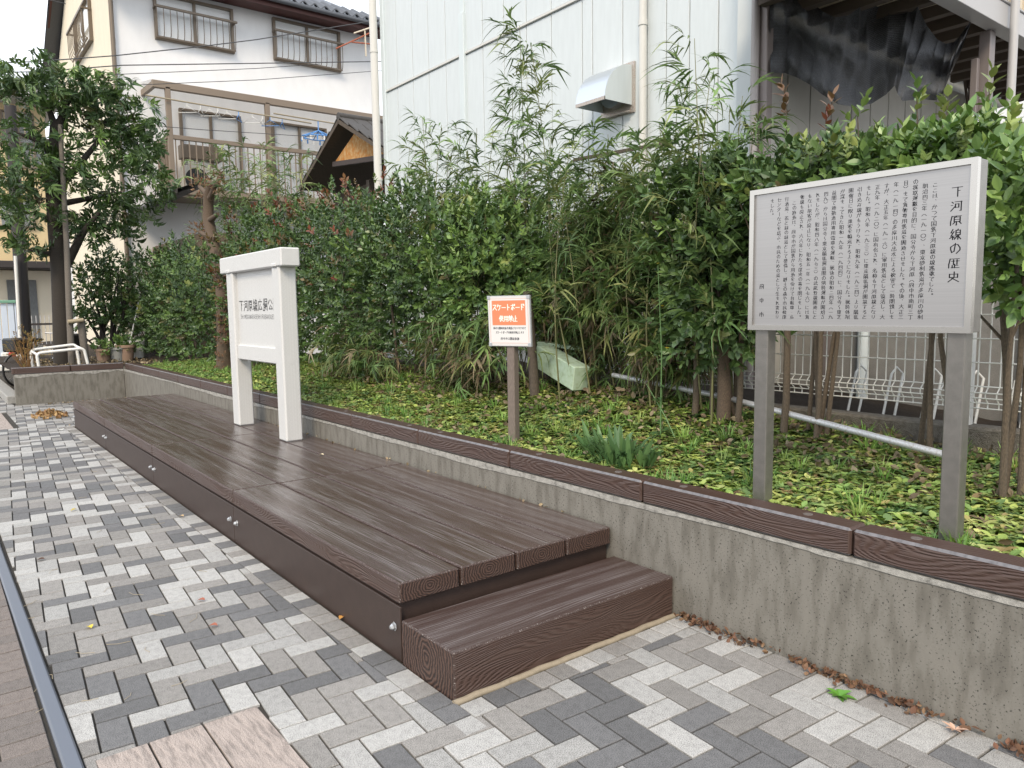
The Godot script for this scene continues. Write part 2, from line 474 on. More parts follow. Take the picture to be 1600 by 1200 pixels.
func make_materials() -> void:
	var coarse := grain(0.012, [[0.0, grey(0.88)], [0.5, grey(0.96)], [1.0, grey(1.0)]], 6, 11)
	var speck := grain(0.16, [[0.0, grey(0.52)], [0.3, grey(0.72)], [0.5, grey(0.92)], [0.75, grey(1.0)], [1.0, grey(1.0)]], 3, 12)
	var pits := grain(0.07, [[0.0, grey(0.2)], [0.17, grey(0.34)], [0.215, grey(0.90)], [0.4, grey(0.98)], [0.6, grey(0.95)], [0.75, grey(1.0)], [1.0, grey(0.96)]], 4, 13)
	var bumps := grain(0.2, [], 3, 14)
	var soft := grain(0.02, [[0.0, grey(0.9)], [1.0, grey(1.0)]], 4, 15)
	var blots := grain(0.03, [[0.0, Color(0.78, 0.77, 0.75)], [0.36, Color(0.88, 0.87, 0.85)], [0.55, Color(0.95, 0.945, 0.93)], [1.0, Color(1, 0.99, 0.975)]], 6, 16)
	M.coarse = coarse
	M.speck = speck
	M.bumps = bumps
	M.soft = soft
	# paving
	for t in [["light", 0.52, 0.508, 0.482], ["mid", 0.335, 0.317, 0.294], ["dark", 0.188, 0.186, 0.186]]:
		for k in 3:
			var f: float = [0.88, 1.0, 1.1][k]
			patched(mat("brick_%s_%d" % [t[0], k], shade(t[1] * f, t[2] * f, t[3] * f), 0.85), coarse, 4.0, speck, 2.6, bumps, 0.12)
	patched(mat("brick_brown_0", shade(0.26, 0.22, 0.195), 0.88), coarse, 4.0, speck, 2.6, bumps, 0.15)
	patched(mat("brick_brown_1", shade(0.225, 0.195, 0.175), 0.88), coarse, 4.0, speck, 2.6, bumps, 0.15)
	var far_brick := patched(mat("brick_far", Color.WHITE, 0.85), coarse, 4.0, speck, 2.6)
	far_brick.vertex_color_use_as_albedo = true
	patched(mat("joint_sand", shade(0.07, 0.062, 0.05), 0.95), coarse, 3.0, speck, 6.0, bumps, 0.5)
	patched(mat("asphalt", shade(0.16, 0.155, 0.15), 0.95), coarse, 0.4, speck, 3.0)
	patched(mat("soil", shade(0.065, 0.045, 0.03), 0.95), coarse, 2.0, speck, 4.0, bumps, 1.5)
	patched(mat("sleeper", shade(0.50, 0.42, 0.37), 0.85), grain(0.03, [[0.0, grey(0.74)], [0.45, grey(0.94)], [1.0, grey(1.0)]], 4, 21), Vector3(2.2, 2.2, 0.5), speck, 3.0, grain(0.03, [], 4, 21), 0.5)
	var conc := patched(mat("concrete", shade(0.222, 0.212, 0.19), 0.92), blots, Vector3(1.0, 0.25, 1.0), pits, 2.3, pits, 0.5)
	conc.heightmap_scale = 0.03
	patched(mat("mortar", shade(0.56, 0.54, 0.49), 0.92), grain(0.03, [[0.0, grey(0.62)], [0.4, grey(0.85)], [1.0, grey(1.0)]], 5, 17), 1.6, speck, 5.0, bumps, 0.15)
	patched(mat("footing", shade(0.24, 0.22, 0.19), 0.95), blots, 1.5, speck, 5.0, bumps, 0.8)
	# dark timber-look concrete
	var dk := Color(0.052, 0.034, 0.028)
	var top := wood_pictures(3, Color(0.066, 0.041, 0.034), Color(0.20, 0.185, 0.18), 1.0)
	var side := wood_pictures(7, Color(0.066, 0.038, 0.029), Color(0.10, 0.07, 0.058), 0.5, 0.085, 1.1)
	var rings := ring_picture(5, Color(0.018, 0.010, 0.008), Color(0.13, 0.075, 0.055))
	var m := mat("timber_top", Color.WHITE, 0.22)
	m.metallic_specular = 0.75
	m.albedo_texture = top[0]
	m.heightmap_enabled = true
	m.heightmap_texture = top[1]
	m.heightmap_scale = 0.10
	m.uv1_scale = Vector3(0.5, 1, 1)
	m = mat("timber_side", Color.WHITE, 0.5)
	m.albedo_texture = side[0]
	m.heightmap_enabled = true
	m.heightmap_texture = side[1]
	m.heightmap_scale = 0.4
	m.uv1_scale = Vector3(0.5, 1, 1)
	m = mat("timber_end", Color.WHITE, 0.6)
	m.albedo_texture = rings[0]
	m.heightmap_enabled = true
	m.heightmap_texture = rings[1]
	m.heightmap_scale = 0.15
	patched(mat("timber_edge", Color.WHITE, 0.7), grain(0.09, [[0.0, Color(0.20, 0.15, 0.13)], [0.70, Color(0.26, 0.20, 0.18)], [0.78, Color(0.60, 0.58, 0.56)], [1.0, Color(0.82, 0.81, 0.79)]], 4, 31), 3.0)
	patched(mat("steel_brown", shade(0.058, 0.037, 0.030), 0.5), soft, 1.0, grain(0.1, [[0.0, grey(0.85)], [1.0, grey(1.0)]], 3, 33), 2.0)
	mat("zinc", shade(0.50, 0.51, 0.52), 0.5, 0.8)
	mat("rail_steel", shade(0.15, 0.165, 0.195), 0.45, 0.4)
	# signs
	patched(mat("white_paint", shade(0.64, 0.64, 0.625), 0.5), grain(0.03, [[0.0, grey(0.86)], [0.6, grey(0.98)], [1.0, grey(1.0)]], 4, 41), Vector3(3, 30, 3), null, 1.0, grain(0.03, [], 4, 41), 0.08)
	patched(mat("white_paint_level", shade(0.64, 0.64, 0.625), 0.5), grain(0.03, [[0.0, grey(0.86)], [0.6, grey(0.98)], [1.0, grey(1.0)]], 4, 42), Vector3(20, 20, 2), null, 1.0, grain(0.03, [], 4, 42), 0.08)
	patched(mat("bronze", shade(0.33, 0.315, 0.29), 0.36, 0.6), soft, 2.0, speck, 6.0)
	mat("frame_steel", shade(0.50, 0.48, 0.45), 0.25, 1.0)
	patched(mat("stake_wood", shade(0.16, 0.125, 0.095), 0.85), grain(0.04, [[0.0, grey(0.5)], [1.0, grey(1.0)]], 4, 43), Vector3(14, 1.2, 14))
	patched(mat("post_wood", shade(0.23, 0.185, 0.155), 0.8), grain(0.04, [[0.0, grey(0.7)], [1.0, grey(1.0)]], 4, 44), Vector3(14, 1.2, 14))

# ---------------------------------------------------------------- setting
func structure(called: String, mesh: Mesh, m, parent: Node = self) -> MeshInstance3D:
	var o := obj(called, mesh, m, parent)
	o.set_meta("kind", "structure")
	return o
func sheet(x0: float, x1: float, z0: float, z1: float, y: float, cells := 1) -> ArrayMesh:
	var st := tool_()
	for i in cells:
		for j in cells:
			var a := Vector3(lerpf(x0, x1, float(i) / cells), y, lerpf(z0, z1, float(j) / cells))
			var b := Vector3(lerpf(x0, x1, float(i + 1) / cells), y, lerpf(z0, z1, float(j + 1) / cells))
			quad(st, a, Vector3(b.x, y, a.z), b, Vector3(a.x, y, b.z), Vector3.UP)
	return st.commit()

func make_pavement() -> void:
	structure("ground", sheet(-400, 400, -400, 400, -0.06), M.asphalt)
	var pav := structure("pavement", sheet(-6.0, 2.4, -26, 6, -0.010), M.joint_sand)
	# where herringbone paving lies
	var field := PackedVector2Array([Vector2(-1.088, 2.6), Vector2(WALL_X, 2.6), Vector2(WALL_X, 0.135), Vector2(-0.105, 0.135), Vector2(-0.105, -8.5), Vector2(WALL_X, -8.5),
		Vector2(WALL_X, -11.57), Vector2(-0.36, -11.57), Vector2(-0.5, -14.0), Vector2(-1.10, -14.0)])
	var pads := [Rect2(-1.065, -0.42, 0.515, 1.5), Rect2(-1.1, -10.7, 0.57, 1.9)]
	var turn := deg_to_rad(4.0)
	var bricks := []                      # [outline or centre, tone, whole, lengthwise, distance]
	var u := 0.1
	var ex := Vector2(cos(turn), sin(turn)) * u
	var ez := Vector2(-sin(turn), cos(turn)) * u
	var origin := Vector2(0.03, 0.02)
	for i in range(-30, 40):
		for j in range(-150, 40):
			var r := posmod(i - j, 4)
			var lengthwise := r == 3
			if r != 0 and not lengthwise:
				continue
			var a := origin + ex * i + ez * j
			var size := Vector2(1, 2) if lengthwise else Vector2(2, 1)
			var g := 0.036
			var poly := PackedVector2Array([a + ex * g + ez * g, a + ex * (size.x - g) + ez * g, a + ex * (size.x - g) + ez * (size.y - g), a + ex * g + ez * (size.y - g)])
			var c := a + ex * size.x * 0.5 + ez * size.y * 0.5
			if c.x < -1.35 or c.x > 1.4:
				continue
			var pieces: Array = Geometry2D.intersect_polygons(poly, field)
			for pad in pads:
				var cut := []
				var pp := PackedVector2Array([pad.position, pad.position + Vector2(pad.size.x, 0), pad.end, pad.position + Vector2(0, pad.size.y)])
				for piece in pieces:
					cut.append_array(Geometry2D.clip_polygons(piece, pp))
				pieces = cut
			for piece in pieces:
				if area(piece) > 0.0006:
					var whole := area(piece) > 0.97 * area(poly)
					bricks.append([piece, c, whole, lengthwise])
	# border of small cut stones along the platform and the step
	var z := -8.48
	while z < 0.13:
		var l: float = [0.1, 0.1, 0.13][rng.randi() % 3]
		bricks.append([PackedVector2Array([Vector2(-0.1, z), Vector2(-0.004, z), Vector2(-0.004, z + l - 0.006), Vector2(-0.1, z + l - 0.006)]), Vector2(-0.05, z), false, false])
		z += l
	var x := 0.0
	while x < 1.1:
		bricks.append([PackedVector2Array([Vector2(x, 0.032), Vector2(x + 0.093, 0.032), Vector2(x + 0.093, 0.128), Vector2(x, 0.128)]), Vector2(x, 0.08), false, false])
		x += 0.099
	# long brown pavers beyond the rail
	var brown := []
	for j in range(-145, 30):
		var xa := -1.158
		for k in 4:
			var shift := 0.0 if k == 0 else (0.11 if j % 2 else 0.0)
			var x1 := xa if k == 0 else -1.19 - 0.215 * k + shift
			var x0 := -1.19 - 0.215 * (k + 1) + (0.11 if j % 2 else 0.0)
			brown.append([PackedVector2Array([Vector2(x0 + 0.004, j * 0.1), Vector2(x1 - 0.004, j * 0.1), Vector2(x1 - 0.004, j * 0.1 + 0.094), Vector2(x0 + 0.004, j * 0.1 + 0.094)]), Vector2(x0 + 0.1, j * 0.1), false, false])
	var all := []
	for b in bricks:
		all.append([b, false])
	for b in brown:
		all.append([b, true])
	for e in all:
		var p := Vector3(e[0][1].x, 0, e[0][1].y)
		var s := seen_at(p)
		var inside := s.x > -60 and s.x < 1660 and s.y < 1260 and s.y > 0
		e.append((p - EYE).length() + (0.0 if inside else 100.0))
	all.sort_custom(func(a, b): return a[2] < b[2])
	var level := {}
	for way in 2:
		var st := tool_()
		var sz := Vector2(0.1, 0.2) if way else Vector2(0.2, 0.1)
		var hx := sz.x * 0.5 - 0.0036
		var hz := sz.y * 0.5 - 0.0036
		slab(st, PackedVector2Array([Vector2(-hx, -hz), Vector2(hx, -hz), Vector2(hx, hz), Vector2(-hx, hz)]), -0.03, 0.0, 0.0025)
		level[way] = st.commit()
	var rest := tool_()
	var tones := ["light", "mid", "dark"]
	for n in all.size():
		var b = all[n][0]
		var roll := rng.randf()
		var tone: String = tones[0 if roll < 0.31 else (1 if roll < 0.68 else 2)]
		var up := rng.randf_range(-0.0012, 0.0012)
		if n < 300:
			var m = M["brick_brown_%d" % (rng.randi() % 2)] if all[n][1] else M["brick_%s_%d" % [tone, rng.randi() % 3]]
			if b[2]:
				var o := obj("brick", level[1 if b[3] else 0], m, pav)
				o.position = Vector3(b[1].x, up, b[1].y)
				o.rotation = Vector3(rng.randf_range(-0.006, 0.006), -turn, rng.randf_range(-0.006, 0.006))
			else:
				var st := tool_()
				slab(st, b[0], -0.03, up, 0.0025)
				obj("brick", st.commit(), m, pav)
		elif all[n][2] < 90.0:
			var base: Color
			if all[n][1]:
				base = Color(0.245, 0.21, 0.187)
			else:
				base = {"light": Color(0.52, 0.508, 0.482), "mid": Color(0.335, 0.317, 0.294), "dark": Color(0.188, 0.186, 0.186)}[tone]
			rest.set_color(base * rng.randf_range(0.87, 1.1))
			slab(rest, b[0], -0.03, up, 0.002)
	var far := obj("brick", rest.commit(), M.brick_far, pav)
	far.set_meta("kind", "stuff")
	# timber-look sleeper slabs
	for pad in pads:
		var edge: float = pad.position.x
		for w in [0.155, 0.17, 0.185]:
			if edge + w > pad.end.x + 0.06:
				continue
			var st := tool_()
			var nz := 2 if pad.size.y > 1.6 else 1
			for k in nz:
				var z0: float = pad.position.y + pad.size.y * k / nz
				slab(st, PackedVector2Array([Vector2(edge + 0.004, z0), Vector2(edge + w - 0.004, z0), Vector2(edge + w - 0.004, z0 + pad.size.y / nz - 0.008), Vector2(edge + 0.004, z0 + pad.size.y / nz - 0.008)]), -0.03, 0.001, 0.004)
			obj("sleeper_slab", st.commit(), M.sleeper, pav)
			edge += w
	# mortar fillet along the foot of the step
	var fil := tool_()
	var pts := []
	for k in 25:
		pts.append(Vector3(-0.01 + 1.18 * k / 24.0, -0.004, 0.010 + 0.003 * sin(k * 2.1) + 0.002 * sin(k * 5.3)))
	tube(fil, pts, 0.014, 8)
	obj("mortar_fillet", fil.commit(), M.mortar_pale, pav)
	# rail set in the ground
	var r := thing("rail", "blue grey steel rail head set flush between brown and grey paving", "rail")
	var rl := tool_()
	var line := []
	for k in 60:
		var zz := 3.0 - 0.45 * k
		var xx := -1.117 - 0.006 * (0.4 - zz) if zz > -3.0 else -1.1374 - 0.002 * (-3.0 - zz)
		line.append(Vector3(xx, 0.0, zz))
	for k in line.size() - 1:
		var w := Vector3(0.019, 0, 0)
		var bev := Vector3(0.006, -0.005, 0)
		var up := Vector3(0, 0.012, 0)
		var A: Vector3 = line[k] + up
		var B: Vector3 = line[k + 1] + up
		quad(rl, A - w, A + w, B + w, B - w, Vector3.UP)
		for sg in [-1.0, 1.0]:
			var o := Vector3(bev.x * sg, bev.y, 0)
			quad(rl, A + w * sg, B + w * sg, B + w * sg + o, A + w * sg + o, Vector3(sg, 1, 0).normalized())
			quad(rl, A + w * sg + o, B + w * sg + o, B + w * sg + o + Vector3(0, -0.05, 0), A + w * sg + o + Vector3(0, -0.05, 0), Vector3(sg, 0, 0))
	obj("rail_head", rl.commit(), M.rail_steel, r)
func area(p: PackedVector2Array) -> float:
	var s := 0.0
	for i in p.size():
		s += p[i].cross(p[(i + 1) % p.size()])
	return absf(s) * 0.5

# ---------------------------------------------------------------- platform, step, planter wall
func timber(c: Vector3, s: Vector3, along: int, bevel := 0.006, worn_top := true, step_top := false) -> ArrayMesh:
	var sts := {"top": tool_(), "side": tool_(), "end": tool_(), "edge": tool_()}
	if not worn_top:
		sts["end_edge"] = sts["side"]
	var strip: float = [0.17, 0.5, 0.83][rng.randi() % 3]
	block(sts, c, s, bevel, Basis(), along, Vector2(1.0 + (0.0 if s[along] > 1.5 else rng.randf_range(-0.4, 0.4)), strip))
	var mesh := ArrayMesh.new()
	sts["top"].set_material(M.timber_step if step_top else (M.timber_top if worn_top else M.timber_cap))
	sts["side"].set_material(M.timber_side)
	sts["end"].set_material(M.timber_end)
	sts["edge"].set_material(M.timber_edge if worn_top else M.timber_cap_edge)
	for k in ["top", "side", "end", "edge"]:
		sts[k].commit(mesh)
	return mesh
func hex_nut() -> ArrayMesh:
	var st := tool_()
	for k in 6:
		var a := TAU * k / 6
		var b := TAU * (k + 1) / 6
		var p := Vector3(0, cos(a), sin(a)) * 0.013
		var q := Vector3(0, cos(b), sin(b)) * 0.013
		quad(st, p, q, q + Vector3(-0.012, 0, 0), p + Vector3(-0.012, 0, 0), (p + q).normalized())
		quad(st, p + Vector3(-0.012, 0, 0), q + Vector3(-0.012, 0, 0), q * 0.5 + Vector3(-0.022, 0, 0), p * 0.5 + Vector3(-0.022, 0, 0), ((p + q).normalized() + Vector3(-1, 0, 0)).normalized())
		tri(st, p * 0.5 + Vector3(-0.022, 0, 0), q * 0.5 + Vector3(-0.022, 0, 0), Vector3(-0.024, 0, 0), Vector3(-1, 0, 0))
		tri(st, p * 1.5 + Vector3(-0.002, 0, 0), q * 1.5 + Vector3(-0.002, 0, 0), Vector3(-0.002, 0, 0), Vector3(-1, 0, 0))
	return st.commit()
func make_platform() -> void:
	var d := thing("platform", "long low dark brown timber look platform against the planter wall", "platform")
	var across := WALL_X - 0.006
	var w := across / 4.0
	for k in 4:
		for i in 4:
			var z1 := DECK_Z - k * PLANK
			var c := Vector3(w * (i + 0.5), DECK_Y - 0.0425, z1 - PLANK * 0.5)
			obj("plank", timber(c, Vector3(w - 0.012, 0.085, PLANK - 0.012), 2, 0.006), null, d)
	for k in 4:
		var z1 := DECK_Z - 0.004 - k * PLANK
		var st := tool_()
		box(st, Vector3(0.012, 0.105, z1 - PLANK * 0.5), Vector3(0.008, 0.228, PLANK - 0.006), 0.0015)
		obj("skirt_panel", st.commit(), M.steel_brown, d)
	var nut := hex_nut()
	for zz in [-0.435, -2.335, -2.455, -4.35, -4.47, -6.36, -6.48, -8.38]:
		var o := obj("bolt", nut, M.zinc, d)
		o.position = Vector3(0.008, 0.128, zz)
		o.rotation.x = zz * 3.0
	var base := tool_()
	box(base, Vector3(0.60, 0.115, DECK_Z - 0.022 - 2 * PLANK), Vector3(1.155, 0.228, 4 * PLANK - 0.03))
	obj("riser", base.commit(), M.steel_brown, d)
	var s := thing("step", "single dark brown timber look step at the end of the platform", "step")
	obj("tread", timber(Vector3(across * 0.5, STEP_Y * 0.5 - 0.007, DECK_Z * 0.5 + 0.004), Vector3(across - 0.002, STEP_Y + 0.014, -DECK_Z - 0.012), 0, 0.006, true, true), null, s)

func make_planter() -> void:
	var p := thing("planter_wall", "stained grey concrete planter wall topped with dark brown timber look boards", "wall")
	var th := 0.115
	var st := tool_()
	box(st, Vector3(WALL_X + th * 0.5, 0.22, -4.35), Vector3(th, 0.5, 14.46), 0.004)
	obj("concrete_body", st.commit(), M.concrete, p)
	st = tool_()
	box(st, Vector3((WALL_X - 0.335) * 0.5 - 0.002, 0.22, -11.58 - th * 0.5), Vector3(WALL_X + 0.335, 0.5, th), 0.004)
	obj("concrete_body", st.commit(), M.concrete, p)
	# pale mortar line under the boards, with an uneven lower edge
	st = tool_()
	var n := 300
	for k in n:
		var za := 2.85 - 14.4 * k / n
		var zb := 2.85 - 14.4 * (k + 1) / n
		var ya := 0.444 + 0.009 * sin(za * 1.3 + 0.6) + 0.004 * sin(za * 5.0) + 0.0015 * sin(za * 23.0 + 1.0) + 0.0012 * sin(za * 61.0)
		var yb := 0.444 + 0.009 * sin(zb * 1.3 + 0.6) + 0.004 * sin(zb * 5.0) + 0.0015 * sin(zb * 23.0 + 1.0) + 0.0012 * sin(zb * 61.0)
		var X := WALL_X - 0.004
		quad(st, Vector3(X, ya, za), Vector3(X, yb, zb), Vector3(X, 0.4705, zb), Vector3(X, 0.4705, za), Vector3(-1, 0, 0))
		quad(st, Vector3(X, ya, za), Vector3(X, yb, zb), Vector3(X + 0.0045, yb - 0.003, zb), Vector3(X + 0.0045, ya - 0.003, za), Vector3(-0.3, -1, 0).normalized())
	obj("mortar_band", st.commit(), M.mortar, p)
	st = tool_()
	for k in 40:
		var xa := -0.33 + 1.51 * k / 40
		var xb := -0.33 + 1.51 * (k + 1) / 40
		var ya := 0.435 + 0.012 * sin(xa * 7.0) + 0.008 * sin(xa * 31.0)
		var yb := 0.435 + 0.012 * sin(xb * 7.0) + 0.008 * sin(xb * 31.0)
		quad(st, Vector3(xa, ya, -11.576), Vector3(xb, yb, -11.576), Vector3(xb, 0.4705, -11.576), Vector3(xa, 0.4705, -11.576), Vector3(0, 0, 1))
	obj("mortar_band", st.commit(), M.mortar, p)
	for k in range(-2, 13):
		var z1 := 0.804 - k * 1.0035
		var l := 1.0035 - 0.008
		if z1 - l < -11.56:
			l = z1 + 11.46
		if l < 0.1:
			continue
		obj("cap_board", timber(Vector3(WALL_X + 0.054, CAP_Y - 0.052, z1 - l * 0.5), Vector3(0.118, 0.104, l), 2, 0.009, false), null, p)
	for seg in [[-0.36, 0.42], [0.43, 1.185]]:
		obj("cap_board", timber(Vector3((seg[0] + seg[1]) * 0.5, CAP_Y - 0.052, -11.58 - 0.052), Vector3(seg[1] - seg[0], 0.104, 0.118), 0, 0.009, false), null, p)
	# cast plugs on the boards
	for k in range(-1, 9):
		for f in [0.2, 0.8]:
			var plug := tool_()
			lathe(plug, Vector3(WALL_X + 0.055, CAP_Y, 0.804 - (k + f) * 1.0035), [Vector2(0.019, -0.001), Vector2(0.018, 0.0015), Vector2(0.0, 0.0015)], 14)
			obj("plug", plug.commit(), M.timber_plug, p)
	structure("planting_bed", bed_mesh(), M.soil)
# The bed rises towards the back, more so behind the notice than behind the history board.
func bank(x: float, z: float) -> float:
	return lerpf(0.22, 0.09, clampf((z + 1.2) / 1.8, 0.0, 1.0)) * clampf((x - 1.5) / 0.9, 0.0, 1.15) * clampf((z + 9.5) / 3.0, 0.25, 1.0)
func bed_mesh() -> ArrayMesh:
	var st := tool_()
	var n := FastNoiseLite.new()
	n.frequency = 1.3
	n.seed = 4
	var hgt := func(x: float, z: float) -> float:
		return SOIL_Y - 0.03 + 0.03 * n.get_noise_2d(x * 2, z * 2) + bank(x, z)
	var nx := 40
	var nz := 150
	for i in nx:
		for j in nz:
			var xa := lerpf(WALL_X + 0.1, 4.4, float(i) / nx)
			var xb := lerpf(WALL_X + 0.1, 4.4, float(i + 1) / nx)
			var za := lerpf(3.2, -26.0, float(j) / nz)
			var zb := lerpf(3.2, -26.0, float(j + 1) / nz)
			quad(st, Vector3(xa, hgt.call(xa, za), za), Vector3(xa, hgt.call(xa, zb), zb), Vector3(xb, hgt.call(xb, zb), zb), Vector3(xb, hgt.call(xb, za), za), Vector3.UP)
	for j in 60:
		var za := lerpf(-11.68, -17.0, float(j) / 60)
		var zb := lerpf(-11.68, -17.0, float(j + 1) / 60)
		for i in 6:
			var xa := lerpf(-0.33, WALL_X + 0.1, float(i) / 6)
			var xb := lerpf(-0.33, WALL_X + 0.1, float(i + 1) / 6)
			quad(st, Vector3(xa, hgt.call(xa, za), za), Vector3(xa, hgt.call(xa, zb), zb), Vector3(xb, hgt.call(xb, zb), zb), Vector3(xb, hgt.call(xb, za), za), Vector3.UP)
	return st.commit()

# ---------------------------------------------------------------- signs
func panel_face(z0: float, z1: float, y0: float, y1: float, x: float) -> ArrayMesh:
	var st := tool_()
	quad(st, Vector3(x, y0, z0), Vector3(x, y0, z1), Vector3(x, y1, z1), Vector3(x, y1, z0), Vector3(-1, 0, 0))
	return st.commit()
func make_park_sign() -> void:
	var s := thing("park_name_sign", "white painted timber park name board on two thick posts on the platform", "sign")
	for z in [[-5.10, -4.93], [-3.94, -3.775]]:
		var st := tool_()
		box(st, Vector3(0.957, (DECK_Y + 1.742) * 0.5, (z[0] + z[1]) * 0.5), Vector3(0.144, 1.742 - DECK_Y, z[1] - z[0]), 0.012)
		box(st, Vector3(0.8905, 1.752, (z[0] + z[1]) * 0.5), Vector3(0.045, 0.03, (z[1] - z[0]) * 0.6), 0.006)
		var post := obj("post", st.commit(), M.white_paint, s)
		var plug := tool_()
		tube(plug, [Vector3(0.957, 0.98, z[1] - 0.005), Vector3(0.957, 0.98, z[1] + 0.0015)], 0.028, 20)
		obj("plug", plug.commit(), M.white_paint_level, post)
	var b := tool_()
	box(b, Vector3(0.955, 1.811, -4.47), Vector3(0.16, 0.148, 1.54), 0.010)
	obj("top_beam", b.commit(), M.white_paint_level, s)
	b = tool_()
	box(b, Vector3(0.95, 1.012, -4.435), Vector3(0.09, 0.135, 1.0), 0.008)
	obj("lower_rail", b.commit(), M.white_paint_level, s)
	b = tool_()
	box(b, Vector3(0.943, 1.41, -4.435), Vector3(0.03, 0.68, 1.0), 0.0)
	var panel := obj("panel", b.commit(), M.white_paint_level, s)
	# printed lettering
	var im := Image.create(1024, 224, false, Image.FORMAT_RGBA8)
	im.fill(Color(0.9, 0.9, 0.9, 0.0))
	var k := 1024.0 / 0.99
	var black := Color(0.06, 0.06, 0.07, 1)
	var text := "下河原線広場公園"
	for i in text.length():
		ink(im, text[i], Rect2((0.035 + i * 0.1216) * k, 0.018 * k, 0.105 * k, 0.106 * k), black, 4.0, 5.2)
	ink_capitals(im, "SHIMOGAWARASENHIROBAKOUEN", Vector2(0.066 * k, 0.156 * k), Vector2(0.0225 * k, 0.036 * k), 0.0342 * k, Color(0.2, 0.2, 0.21, 1), 1.7)
	var m := mat("park_lettering", Color.WHITE, 0.6)
	plain_picture(im, m)
	m.transparency = BaseMaterial3D.TRANSPARENCY_ALPHA
	obj("lettering", panel_face(-4.928, -3.938, 1.51 - 224.0 / k, 1.51, 0.9265), m, panel)
func make_info_sign() -> void:
	var s := thing("history_board", "brushed steel history board with vertical dark text on two square posts", "information board")
	for z in [0.27, 1.035]:
		var st := tool_()
		box(st, Vector3(1.445, 0.90, z), Vector3(0.062, 0.80, 0.062), 0.004)
		obj("post", st.commit(), M.bronze, s)
	var z0 := 0.212
	var z1 := 1.084
	var y0 := 1.274
	var y1 := 1.858
	var cb := tool_()
	box(cb, Vector3(1.449, (y0 + y1) * 0.5, (z0 + z1) * 0.5), Vector3(0.078, y1 - y0 - 0.004, z1 - z0 - 0.004), 0.002)
	obj("case", cb.commit(), M.bronze, s)
	# mitred frame with a sloping inner lip
	var fr := tool_()
	var outer := [Vector2(z0, y0), Vector2(z1, y0), Vector2(z1, y1), Vector2(z0, y1)]
	var w := 0.021
	var inner := [Vector2(z0 + w, y0 + w), Vector2(z1 - w, y0 + w), Vector2(z1 - w, y1 - w), Vector2(z0 + w, y1 - w)]
	for i in 4:
		var j := (i + 1) % 4
		var A := Vector3(1.400, outer[i].y, outer[i].x)
		var B := Vector3(1.400, outer[j].y, outer[j].x)
		var C := Vector3(1.400, inner[j].y, inner[j].x)
		var D := Vector3(1.400, inner[i].y, inner[i].x)
		var back := Vector3(0.024, 0, 0)
		var mid := (A + B) * 0.5 - Vector3(1.4, (y0 + y1) * 0.5, (z0 + z1) * 0.5)
		var out_n := Vector3(0, signf(mid.y), 0) if absf(A.y - B.y) < 0.01 else Vector3(0, 0, signf(mid.z))
		quad(fr, A, B, C, D, Vector3(-1, 0, 0))
		quad(fr, D, C, C + back, D + back, -out_n)
		quad(fr, A, B, B + back, A + back, out_n)
	obj("frame", fr.commit(), M.frame_steel, s)
	# printed steel sheet
	var pz0 := z0 + w
	var pz1 := z1 - w
	var py0 := y0 + w
	var py1 := y1 - w
	var W := 2000
	var k := W / (pz1 - pz0)
	var H := int((py1 - py0) * k)
	var im := Image.create(W, H, false, Image.FORMAT_RGB8)
	var n := FastNoiseLite.new()
	n.seed = 8
	n.frequency = 1.0
	for y in H:
		var band := n.get_noise_2d(3.0, y * 0.35) * 0.035 + n.get_noise_2d(9.0, y * 0.06) * 0.02
		for part in 8:
			var v := 0.80 + band + n.get_noise_2d(part * 5.0, y * 0.8) * 0.02
			im.fill_rect(Rect2i(part * 250, y, 250, 1), Color(v, v, v * 1.005))
	var black := Color(0.11, 0.11, 0.13)
	var title := "下河原線の歴史"
	var tz := (1.019 - pz0) * k
	for i in title.length():
		ink(im, title[i], Rect2(tz - 0.0185 * k, (py1 - 1.772 + i * 0.0478) * k, 0.037 * k, 0.037 * k), black, 2.4, 4.8)
	var rows := ["　ここは、かつて国鉄下河原線の線路敷でした。", "　明治四三年（一九一〇）、東京砂利鉄道が多摩川の砂利", "の採取運搬を目的に、国分寺から下河原（府中市南町三丁", "目）まで貨物専用鉄道を開通させました。その後、大正三",
		"年（一九一四）の多摩川大出水による被害で一時閉鎖しま", "すが、大正五年（一九一六）に軍用鉄道として復活し、大", "正九年（一九二〇）に国有化され、名称も下河原線となり", "ました。昭和八年（一九三三）に東京競馬場が開設すると",
		"引き込み線がもうけられ、昭和九年（一九三四）より競馬", "開催日に限り乗客を輸送するようになりました。戦時体制", "が深まってきた昭和一九年（一九四四）に、国分寺～東芝", "前間で通勤者用専用電車を運転、戦後の昭和二四年（一九",
		"四九）からは国分寺～東京競馬場前間の常時運転が開始さ", "れましたが、昭和四八年（一九七三）の武蔵野線開通にと", "もない旅客が廃止になり、昭和五一年（一九七六）には貨", "物線も廃止され、六六年にわたる歴史の幕を閉じました。",
		"　この跡地は、府中市が国鉄から用地を受けて自転車・歩", "行者道、花と緑の緑道として整備し、郷土の森や市民健康", "センタ｜などを結ぶ、市民のための道として生まれ変わり", "ました。"]
	for c in rows.size():
		var cz := (0.948 - c * 0.0334 - pz0) * k
		for i in rows[c].length():
			ink(im, rows[c][i], Rect2(cz - 0.0088 * k, (py1 - 1.812 + i * 0.01895) * k, 0.0176 * k, 0.0168 * k), black, 1.3, 2.3)
	for i in 3:
		ink(im, "府中市"[i], Rect2((0.272 - 0.0105 - pz0) * k, (py1 - 1.468 + i * 0.0585) * k, 0.021 * k, 0.021 * k), black, 2.0, 3.2)
	var m := mat("history_print", Color(0.84, 0.83, 0.82), 0.36, 0.75)
	plain_picture(im, m)
